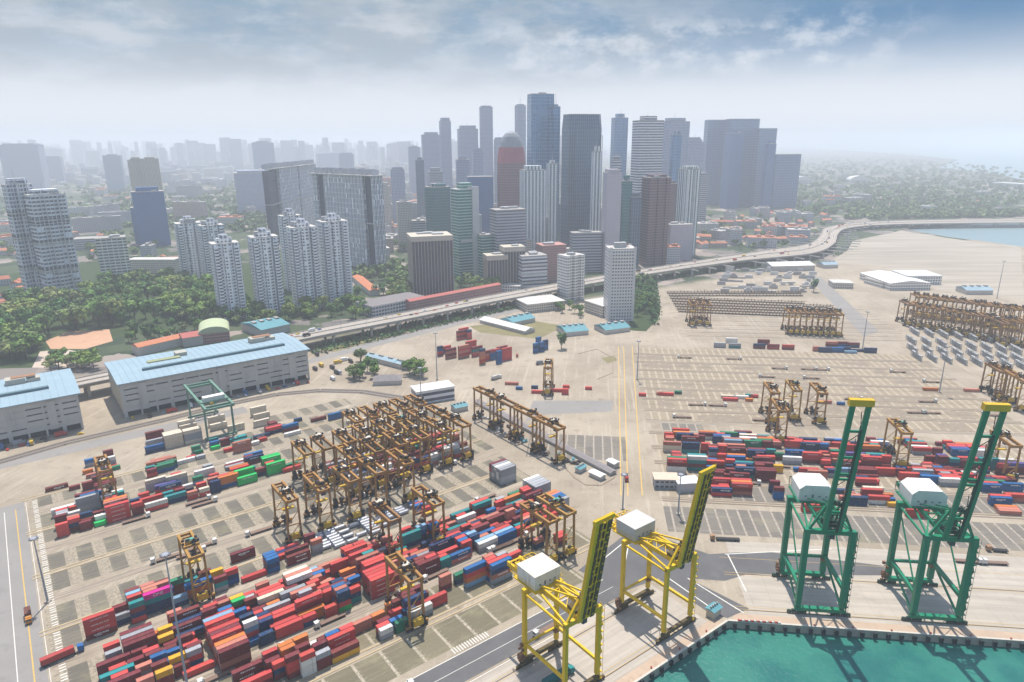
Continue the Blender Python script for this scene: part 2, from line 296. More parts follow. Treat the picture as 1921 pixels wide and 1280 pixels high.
# painted markings
WHT=mt('road_paint',(.62,.60,.55),.7,.3,.8); YEL=mt('yellow_paint',(.55,.36,.10),.7,.3,.8)
m=MB()
def ln(fr,u0,u1,v0,v1,w=.35):
    a,b=fr.w(u0,v0),fr.w(u1,v1); d=(b-a).normalized(); q=Vector((-d.y,d.x,0))*w/2; m.sheet([a-q,b-q,b+q,a+q],.065)
for v in (191.5,207.3,200.2): ln(LF,20,212,v,v,.4 if v!=200.2 else .25)
for k in range(14): ln(LF,126+k*1.35,126+k*1.35,208.6,212.2,.5)
ln(LF,-24,-24,150,470,.35); ln(LF,-13.2,-13.2,150,476,.25)
for a,b in (((1290,1085),(1395,1150)),((1250,1082),(1350,1152)),((1365,1040),(1400,1110)),((1360,1040),(1560,1030)),((1185,990),(1172,1060)),((1100,1075),(1180,1010))):
    A,B=P(*a),P(*b); d=(B-A).normalized(); q=Vector((-d.y,d.x,0))*.3; m.sheet([A-q,B-q,B+q,A+q],.07)
for k in range(40):
    v=214+k*6.6
    for j in range(3): ln(LF,-10,-7.5,v+j*1.9,v+j*1.9,.7)
tag(m.build('road_markings',WHT),kind='structure')
m=MB()
for a,b in (((1165,930),(1160,650)),((1178,930),(1170,650)),((1205,930),(1186,650))):
    A,B=P(*a),P(*b); d=(B-A).normalized(); q=Vector((-d.y,d.x,0))*.35; m.sheet([A-q,B-q,B+q,A+q],.065)
ln(LF,-18.5,-18.5,150,470,.5); ln(LF,-34.5,-34.5,150,470,.5)
for v in (184.3,186.2,160.6,162.5): ln(LF,-20,225,v,v,.18)
for v in (307,309,280.5,282.4,322): ln(RF,72,420,v,v,.2)
tag(m.build('road_markings',YEL),kind='structure')
slab('crane_rail',LF,[(-30,226,159.9,160.4),(-30,226,184.9,185.4)],.075,mt('rail_steel',(.12,.09,.07),.5,.2,1))
slab('crane_rail',RF,[(76,500,279.8,280.3),(76,500,307.8,308.3)],.075,mt('rail_steel',(.12,.09,.07)))
# port railway by the warehouses
m=MB()
pl=[P(*p) for p in ((-40,878),(120,832),(300,790),(420,760),(520,740),(600,733),(680,735),(760,748))]
bal=MB()
for i in range(len(pl)-1):
    a,b=pl[i],pl[i+1]; d=(b-a).normalized(); q=Vector((-d.y,d.x,0))
    bal.sheet([a-q*5,b-q*5,b+q*5,a+q*5],.045)
    for o in (-3.6,-2.1,1.5,3.0): m.bar(a+q*o+Vector((0,0,.12)),b+q*o+Vector((0,0,.12)),.25,.15)
    L=(b-a).length
    for k in range(int(L/2.2)):
        for o in (-2.8,2.2): c=a+d*k*2.2+q*o; m.bar(c-q*1.3+Vector((0,0,.07)),c+q*1.3+Vector((0,0,.07)),.45,.05)
tag(bal.build('railway_ballast',pm('dark_ballast',(.20,.175,.155),.95,.3,.5)),kind='structure')
tag(m.build('railway_track',mt('rail_steel',(.12,.09,.07))),kind='structure')
# sandy reclaimed flat on the right and lawns
def sandmat():
    m,n,b=base_mat('sand_flat'); t=mk(n,'ShaderNodeTexCoord').outputs['Object']; x,y,z=sep(n,t)
    w=noise(n,comb(n,M(n,'MULTIPLY',x,.0035),M(n,'MULTIPLY',y,.05)),1.0,6,.65); a=noise(n,t,.02,5,.6)
    c=mix(n,ss(n,w,.35,.65),(.27,.235,.185),(.40,.35,.285)); c=mix(n,M(n,'MULTIPLY',ss(n,a,.5,.7),.4),c,(.33,.30,.24)); wire(n,b,'Base Color',c); b.inputs['Roughness'].default_value=.95; return m
m=MB(); m.sheet([P(*p) for p in ((1555,492),(1590,470),(1600,452),(1690,433),(1735,440),(1840,456),(1915,466),(1921,560),(1760,545),(1650,500))],.02); tag(m.build('sand',sandmat(),None,(0,0,0),0),kind='structure')
GRS=pm('grass_verge',(.20,.175,.085),.95,.35,.08,dirt=(.27,.24,.13),dsc=.04)
GR2=pm('lawn_green',(.035,.06,.02),.95,.35,.1,dirt=(.08,.09,.04),dsc=.06)
def patch(name,pp,z,mat): return tag(MB().sheet([P(*p) for p in pp],z).build(name,mat),kind='structure')
patch('lawn',((590,655),(700,628),(860,592),(985,566),(990,578),(880,606),(740,636),(640,662)),.03,GRS)
patch('lawn',((880,612),(990,600),(1060,612),(1010,636),(900,624)),.035,GRS)
patch('road',((1515,520),(1540,520),(1650,622),(1620,632)),.04,GREY)
patch('road',((985,792),(1000,752),(1150,752),(1148,772),(1020,778)),.03,GREY)
patch('road',((560,688),(575,676),(700,640),(870,598),(990,574),(992,580),(880,606),(705,650)),.045,GREY)
patch('lawn',((1185,510),(1222,520),(1232,600),(1212,622),(1180,620)),.03,GR2)
patch('lawn',((-300,700),(60,690),(190,640),(330,610),(560,600),(700,575),(560,500),(250,480),(-300,560)),.03,GR2)
RED=pm('red_earth',(.50,.30,.19),.95,.2,.06,dirt=(.38,.24,.16),dsc=.1)
patch('earth',((85,640),(130,622),(205,618),(212,640),(160,655),(95,655)),.06,RED)
patch('earth',((60,690),(75,660),(120,655),(190,668),(140,690)),.055,pm('dusty_yard',(.50,.41,.34),.95,.2,.1))

# red and white barriers at the quay bend, kerb of the works compound
RB_=[mt('barrier_red',(.5,.06,.05),.6,.1,1),mt('barrier_white',(.66,.65,.62),.6,.1,1)]
for k in range(14):
    o=MB().box((0,0,.45),(1.8,.45,.9)).box((0,0,.1),(1.9,.8,.2)).build('road_barrier',RB_[k%2],None,P(1388+k*5.6,1166+k*.35),RF.a); tag(o,('red' if k%2==0 else 'white')+' plastic barrier in the alternating line on the quay edge at the bend','barrier','red and white barriers at the quay bend')
m=MB(); kp=[P(*q) for q in ((1062,880),(1078,897),(1098,910),(1128,911),(1152,897),(1158,880))]
for a,b in zip(kp,kp[1:]): m.bar(a+Vector((0,0,.12)),b+Vector((0,0,.12)),.7,.3)
kp=[P(*q) for q in ((1085,664),(1120,655),(1150,672),(1150,700),(1120,712))]
for a,b in zip(kp,kp[1:]): m.bar(a+Vector((0,0,.12)),b+Vector((0,0,.12)),.7,.3)
tag(m.build('kerb',mt('kerb_dark',(.26,.20,.15),.85,.3,.5)),kind='structure')
patch('earth',((1128,672),(1152,668),(1158,676),(1140,682)),.06,GRS)
# container stacks: metres along the row, metres across, length in feet, colour numbers from top to bottom
LAYL="""72,235.75,20,11202020; 78.4,235.75,20,211010; 88,235.75,40,1022; 107.2,235.75,20,2021; 114.9,235.75,20,1818; 66.9,238.45,20,10111110; 89.1,238.45,40,11; 107.2,238.45,20,1110;
113.6,238.45,20,1414; 125.9,238.45,40,2021; 172,238.45,40,14151321; 52.7,241.15,40,1110; 62.4,241.15,20,111510; 72,241.15,20,10111413; 79.3,241.15,20,101010; 88.8,241.15,40,111111;
108.8,241.15,20,1010; 115.1,241.15,20,13; 121.7,241.15,20,1511; 135.5,241.15,40,1111; 172,241.15,40,11101114; 60.5,243.85,20,101010; 66.9,243.85,20,12111413; 86,243.85,20,141113;
92.5,243.85,20,111111; 116.2,243.85,20,1112; 126.1,243.85,40,151111; 160.1,243.85,40,14111216; 169.5,243.85,20,11111314; 176.1,243.85,20,21121710; 216.5,243.85,20,1110; 66.9,246.55,20,12141315;
73.3,246.55,20,12111113; 86.4,246.55,40,1017; 99.3,246.55,40,1313; 108.7,246.55,20,1210; 122.1,246.55,40,101010; 131.6,246.55,20,1013; 170.1,246.55,20,13131413; 184.3,246.55,40,1110;
217.1,246.55,20,1111; 51.6,249.25,40,1010; 61,249.25,20,111711; 73.2,249.25,20,2021; 82.9,249.25,40,20; 105,249.25,20,21; 117.1,249.25,20,1212; 126.6,249.25,40,101014;
146.1,249.25,20,131310; 154.5,249.25,20,1815; 164.8,249.25,40,1110; 177.4,249.25,40,1410; 204.8,249.25,20,1315; 17,264.55,20,131310; 23.8,264.55,20,221010; 36.3,264.55,40,11;
49.3,264.55,40,10101010; 64.2,264.55,20,1515; 74.2,264.55,40,1111; 83.6,264.55,20,1115; 93.9,264.55,20,1111; 100.3,264.55,20,15151119; 110.3,264.55,40,151515; 122.8,264.55,40,1411;
145.7,264.55,40,101010; 155.4,264.55,20,1717; 164.8,264.55,40,1413; 182.2,264.55,40,2021; 194.8,264.55,40,1414; 204.2,264.55,20,1111; 210.7,264.55,20,11; 225.1,264.55,40,1110;
23.8,267.25,20,2210; 30.6,267.25,20,1010; 40,267.25,40,111111; 49.4,267.25,20,11211010; 59.3,267.25,20,14; 73.1,267.25,40,1110; 85.7,267.25,40,1212; 100.3,267.25,20,13101114;
106.7,267.25,20,111517; 120,267.25,40,11111111; 129.4,267.25,20,1011; 148.7,267.25,20,111013; 155.2,267.25,20,1112; 170.3,267.25,20,111111; 182.2,267.25,40,1610; 194.8,267.25,40,1610;
205.3,267.25,20,1710; 212.1,267.25,20,1510; 223.3,267.25,40,111111; 10.2,269.95,40,101010; 23.1,269.95,20,101515; 29.7,269.95,20,221010; 36.1,269.95,20,211114; 49.3,269.95,40,11111413;
59.6,269.95,20,20161115; 66.1,269.95,20,151515; 72.4,269.95,20,14; 85.7,269.95,40,11101110; 100.3,269.95,20,14111413; 106.7,269.95,20,1413; 120,269.95,40,11101114; 129.4,269.95,20,1014;
145.2,269.95,40,1010; 160.5,269.95,40,1111; 169.9,269.95,20,141313; 177,269.95,20,151515; 183.3,269.95,20,1311; 194.8,269.95,40,1111; 206.3,269.95,20,101010; 212.7,269.95,20,1310;
225.4,269.95,20,111421; 238.3,269.95,40,212121; 9.3,272.65,20,111715; 17.9,272.65,20,132113; 24.3,272.65,20,1411; 37,272.65,20,101221; 49.3,272.65,40,11141315; 60.7,272.65,20,101010;
74.4,272.65,40,1111; 83.9,272.65,20,101111; 90.2,272.65,20,111011; 96.6,272.65,20,111110; 111.9,272.65,40,141010; 121.3,272.65,20,151011; 148,272.65,40,1010; 160.5,272.65,40,11;
170.2,272.65,20,111013; 177,272.65,20,161011; 186.4,272.65,40,1413; 196,272.65,20,1010; 202.6,272.65,20,1110; 213.4,272.65,40,1111; 222.8,272.65,20,111114; 238.3,272.65,40,141011;
8.8,275.35,40,171010; 23.8,275.35,20,141415; 38.9,275.35,40,101010; 48.3,275.35,20,131113; 54.9,275.35,20,11211013; 67.3,275.35,20,1110; 76.7,275.35,40,1111; 86.3,275.35,20,21141113;
92.9,275.35,20,17; 102.3,275.35,40,1514; 120,275.35,40,11141315; 132.5,275.35,40,1311; 142.1,275.35,20,1510; 148.7,275.35,20,14; 159.1,275.35,40,151510; 168.9,275.35,20,151515;
184.5,275.35,40,101010; 193.9,275.35,20,1121; 205.3,275.35,20,13131010; 211.7,275.35,20,11; 221.3,275.35,40,11; 238.3,275.35,40,141114; 9.3,278.05,20,111514; 15.9,278.05,20,102110;
22.4,278.05,20,101011; 30.1,278.05,20,1414; 36.5,278.05,20,1112; 49.3,278.05,40,10151011; 60.2,278.05,20,151010; 66.9,278.05,20,1515; 76.3,278.05,40,13; 88.8,278.05,40,1311;
101.5,278.05,40,1011; 111.4,278.05,20,1411; 122.9,278.05,40,11111111; 135.4,278.05,40,1311; 149.1,278.05,40,21; 161.6,278.05,40,1010; 174.1,278.05,40,1411; 183.9,278.05,20,111311;
197.1,278.05,40,101010; 209.6,278.05,40,1514; 219.2,278.05,20,1110; 230.1,278.05,40,1310; 12.4,280.75,40,1311; 22,280.75,20,111111; 28.7,280.75,20,1010; 35.1,280.75,20,101111;
49.3,280.75,40,11101114; 61.8,280.75,40,1112; 74.5,280.75,40,2112; 87.2,280.75,40,131213; 96.8,280.75,20,1113; 104,280.75,20,1515; 110.4,280.75,20,15; 122.9,280.75,40,11101114;
132.4,280.75,20,13; 140.7,280.75,20,1110; 150.1,280.75,40,13; 159.7,280.75,20,1015; 169.2,280.75,40,1111; 179,280.75,20,111011; 185.5,280.75,20,1314; 195.2,280.75,40,132111;
207.7,280.75,40,1315; 219.2,280.75,20,1010; 241.3,280.75,40,1311; 8.6,283.45,40,101010; 18.1,283.45,20,101110; 30,283.45,20,1010; 36.4,283.45,20,1111; 49.3,283.45,40,11111413;
58.7,283.45,20,142117; 67.2,283.45,20,1010; 73.6,283.45,20,1217; 83.2,283.45,40,211314; 92.9,283.45,20,111111; 99.5,283.45,20,1313; 108.9,283.45,40,13; 121.6,283.45,40,13101114;
131.1,283.45,20,10; 140.7,283.45,20,1210; 147,283.45,20,11; 158.7,283.45,40,1515; 171.2,283.45,40,1011; 184.5,283.45,40,1515; 197,283.45,40,2114; 209.5,283.45,40,10;
222.2,283.45,40,1111; 240.7,283.45,40,1212; 9.3,286.15,20,1011; 19,286.15,40,10101515; 28.7,286.15,20,221010; 38.5,286.15,40,1515; 51,286.15,40,111012; 60.7,286.15,20,1114;
73.7,286.15,40,252121; 83.2,286.15,20,101111; 95.5,286.15,20,131010; 101.8,286.15,20,11; 113.7,286.15,40,1215; 123.2,286.15,20,17151111; 135.5,286.15,20,18; 141.9,286.15,20,1714;
151.5,286.15,40,13; 164.2,286.15,40,11; 176.7,286.15,40,1711; 186.6,286.15,20,1310; 193.1,286.15,20,1111; 199.7,286.15,20,141312; 209.1,286.15,40,1010; 220.5,286.15,20,1310;
231,286.15,40,101010; 243.5,286.15,40,21; 9.3,288.85,20,212113; 19,288.85,40,10101114; 37.8,288.85,40,101010; 47.2,288.85,20,10152111; 53.8,288.85,20,141015; 65.4,288.85,20,101010;
74.9,288.85,40,112115; 88.5,288.85,40,20101717; 98,288.85,20,141113; 110.7,288.85,20,15; 120.3,288.85,40,11131012; 129.7,288.85,20,1013; 138.1,288.85,20,111010; 148.9,288.85,40,17171515;
163.4,288.85,20,14101515; 169.8,288.85,20,1111; 184.5,288.85,40,202121; 197,288.85,40,12; 212,288.85,20,11; 9.3,291.55,20,1014; 19,291.55,40,21111413; 29.6,291.55,20,221010;
39,291.55,40,151017; 48.6,291.55,20,11132117; 60.5,291.55,20,191010; 74.1,291.55,40,111111; 88.5,291.55,40,13101114; 98,291.55,20,131410; 111.2,291.55,40,111110; 123.8,291.55,40,1617;
133.2,291.55,20,2113; 145.9,291.55,20,111210; 157,291.55,20,16141515; 163.4,291.55,20,10112111; 169.9,291.55,20,1111; 176.3,291.55,20,1311; 182.8,291.55,20,111317; 197.3,291.55,40,17101010;
206.7,291.55,20,11; 220.7,291.55,40,17; 230.1,291.55,20,112111; 242.2,291.55,40,202121; 9.3,294.25,20,111110; 19,294.25,40,10141315; 28.5,294.25,20,1221; 38.4,294.25,40,10101010;
50.9,294.25,40,131111; 60.5,294.25,20,221011; 69.9,294.25,40,2110; 82.6,294.25,40,1415; 97.6,294.25,20,1717; 103.9,294.25,20,11; 110.5,294.25,20,1111; 120.1,294.25,40,11141311;
130,294.25,20,111010; 136.4,294.25,20,1012; 149.1,294.25,20,11102112; 158.7,294.25,40,11; 171.2,294.25,40,14; 184.1,294.25,40,171117; 197.3,294.25,40,11101114; 211.4,294.25,20,1111;
221,294.25,40,1211; 230.5,294.25,20,111114; 242.2,294.25,40,201011; 34.7,296.95,20,13111110; 54,296.95,20,101112; 63.4,296.95,40,1115; 73.2,296.95,20,131311; 87.3,296.95,40,1111;
97.6,296.95,20,1610; 107,296.95,40,1311; 116.6,296.95,20,11142113; 123.2,296.95,20,11151414; 130,296.95,20,131011; 139,296.95,20,131010; 152.5,296.95,40,1111; 165.8,296.95,40,1212;
175.3,296.95,20,1311; 186.4,296.95,40,2020; 198.9,296.95,40,111011; 214.2,296.95,20,2121; 226.7,296.95,40,1818; 242.2,296.95,40,201114; 7.4,314.75,40,11111110; 22.4,314.75,20,17101511;
40.3,314.75,20,1615; 58.6,314.75,20,101721; 74.2,314.75,40,11; 84,314.75,20,141514; 97.1,314.75,40,1010; 174,314.75,20,1111; 16.5,317.45,20,2115; 31.7,317.45,40,24171515;
49.1,317.45,40,141213; 64.5,317.45,20,111514; 84,317.45,20,141011; 108.1,317.45,20,132121; 16.2,320.15,20,101010; 22.5,320.15,20,11111014; 29.1,320.15,20,13151311; 35.6,320.15,20,141115;
84,320.15,20,141114; 98.4,320.15,40,1010; 171.3,320.15,20,1412; 22.4,322.85,20,16141315; 31.9,322.85,40,13111112; 95.4,322.85,40,11; 22.4,325.55,20,10131510; 28.8,325.55,20,13111310;
40.9,325.55,20,181010; 47.5,325.55,20,1718; 59.4,325.55,20,2210; 94.3,325.55,40,15; 174.4,325.55,20,11; 32.3,328.25,40,101716; 54.4,328.25,20,1011; 96,328.25,40,11;
108.3,328.25,20,1010; 172.4,328.25,20,14; 74.8,334.85,40,1010; 156.4,365.65,40,212015; 188.4,365.65,40,1021; 166,368.35,20,201010; 175.7,368.35,40,1010; 188.4,368.35,40,2021;
201.1,368.35,40,151113; 210.7,368.35,20,202113; 233,368.35,40,2111; 175.7,371.05,40,2110; 201.1,371.05,40,2020; 226.5,371.05,40,202111; 236.1,371.05,20,101310; 153.3,373.75,20,201521;
175.7,373.75,40,202021; 188.4,373.75,40,101313; 213.8,373.75,40,102021; 226.5,373.75,40,212020; 153.3,376.45,20,1115; 163,376.45,40,2121; 182.2,376.45,40,131020; 194.9,376.45,40,2011;
220.3,376.45,40,112010; 156.4,379.15,40,211020; 169.1,379.15,40,1521; 188.4,379.15,40,211021; 201.1,379.15,40,101111; 223.4,379.15,20,2113; 162.5,386.65,20,112021; 169,386.65,20,102118;
178.6,386.65,40,1020; 191.3,386.65,40,1110; 207.5,386.65,20,181010; 229.9,386.65,40,2120; 239.5,386.65,20,131021; 152.4,389.35,40,211013; 178.2,389.35,40,131813; 238.6,389.35,20,202110;
149.3,392.05,20,111310; 184.4,392.05,40,1021; 197.1,392.05,40,102110; 222.5,392.05,40,101010; 235.2,392.05,40,1820; 152.4,394.75,40,2120; 165.1,394.75,40,2021; 190.5,394.75,40,1018;
203.2,394.75,40,101011; 228.6,394.75,40,111010; 152.4,397.45,40,211818; 162,397.45,20,201113; 171.7,397.45,40,211110; 184.4,397.45,40,1111; 213.2,397.45,20,111521; 229.4,397.45,40,131511;
239.1,397.45,20,151315; 152.4,400.15,40,102120; 187.4,400.15,20,182015; 209.8,400.15,40,201520; 222.5,400.15,40,101520; 235.2,400.15,40,201313; 1.8,418.95,20,111111; 12.7,418.95,20,1010;
19.7,418.95,20,19; 29.3,418.95,40,11111111; 39.2,418.95,20,111010; 49.3,418.95,40,2011; 69.4,418.95,20,1311; 76.3,418.95,20,2511; 82.9,418.95,20,151515; 102.3,418.95,40,1919;
131.1,418.95,40,11; 7.8,421.65,20,111510; 14.1,421.65,20,1010; 20.6,421.65,20,2013; 60.3,421.65,40,1715; 91.6,421.65,40,121214; 121.8,421.65,40,191919; 7.8,424.35,20,131011;
14.2,424.35,20,151919; 29.3,424.35,40,13111413; 82.9,424.35,20,131114; 89.2,424.35,20,111215; 102.3,424.35,40,191919; 112.3,424.35,20,1015; 118.7,424.35,20,111011; 131.1,424.35,40,18;
20.2,427.05,20,1010; 29.7,427.05,40,12111414; 48,427.05,40,1111; 57.4,427.05,20,1715; 64,427.05,20,1011; 76.4,427.05,20,1115; 2.1,429.75,20,101010; 8.8,429.75,20,201010;
27.9,429.75,20,11111013; 39.7,429.75,20,1517; 69.2,429.75,20,2015; 92.1,429.75,40,1212; 104.6,429.75,40,1721; 3.3,437.35,20,2111; 60.7,437.35,40,1511; 76.8,437.35,20,1816;
123.9,437.35,40,1919; 3.3,440.05,20,2114; 16.8,440.05,40,21212121; 26.3,440.05,20,201020; 32.7,440.05,20,171112; 45.8,440.05,20,11; 58.4,440.05,40,2311; 87.1,440.05,20,11;
103.3,440.05,40,11; 123.9,440.05,40,1910; 3.3,442.75,20,1111; 9.9,442.75,20,1111; 19.5,442.75,40,14141114; 32.6,442.75,20,202121; 65.7,442.75,40,252121; 103.6,442.75,40,12;
4.5,445.45,40,2020; 17,445.45,40,10141113; 54.2,445.45,40,252121; 82.8,445.45,40,2020; 101.9,445.45,40,21; 115,445.45,40,1510; 124.4,445.45,20,13; 64.2,448.15,40,1114;
102.3,448.15,40,10; 111.9,448.15,20,1013; 6.4,450.85,40,21; 19.1,450.85,40,131313; 66.8,450.85,20,1111; 86.1,450.85,20,2111; 103.6,450.85,40,20; 116.1,450.85,40,1413;
55.4,466.85,20,1011; 206.4,466.85,40,25; 28.6,469.55,40,10; 63.5,469.55,40,1814; 114,469.55,40,131313; 199,469.55,40,25; 214.4,469.55,40,1313; 19.5,472.25,20,1010;
29,472.25,40,10; 65.7,472.25,40,1814; 77.6,474.95,40,20; 87.2,474.95,20,21; 105.7,474.95,20,11; 112,474.95,20,1311; 124.3,474.95,20,20; 152,474.95,40,20;
12.7,477.65,20,10; 28.6,477.65,40,1010; 56.2,477.65,20,17; 62.6,477.65,20,1310; 81.8,477.65,20,11; 116.9,477.65,40,1715; 130.8,477.65,20,11; 3.7,484.35,40,10;
28.9,484.35,40,15; 57.8,484.35,20,13; 67.5,484.35,40,13; 88.1,484.35,20,18; 99.4,484.35,20,19; 118.5,484.35,20,1710; 132.1,484.35,40,15; 153.8,484.35,40,1410;
190.3,484.35,40,1414; 64.5,487.05,40,13; 87.3,487.05,20,1821; 99.7,487.05,20,1415; 106.9,487.05,20,1010; 142.4,487.05,40,1115; 26.4,489.75,40,13; 115.3,489.75,40,17;
142.4,489.75,40,1010; 154.9,489.75,40,14; 178.1,489.75,40,10; 37.4,492.45,20,18; 100.6,492.45,20,1714; 119.6,492.45,20,17; 36,495.15,20,11; 106.1,495.15,20,21;
144.6,495.15,20,1013; 22.2,497.85,20,12; 29.3,497.85,20,1221; 36,497.85,20,202121; 144.4,497.85,20,1012; 164.6,497.85,20,15; 64.3,506.35,40,1415; 77.1,506.35,40,25252525;
89.9,506.35,40,25212125; 139.3,506.35,40,2525; 24.8,509.05,20,1421; 77.1,509.05,40,25101114; 89.9,509.05,40,25101114; 120.8,509.05,40,2525; 77.1,511.75,40,25111413; 36.8,517.15,20,1010;
66.7,517.15,40,2121; 111,519.85,40,2525; 143.6,519.85,40,2525; 68.3,526.35,40,101021; 112.1,529.05,40,252525; 144,529.05,40,252525; 92.1,531.75,40,2525; 91.7,534.45,40,252525"""
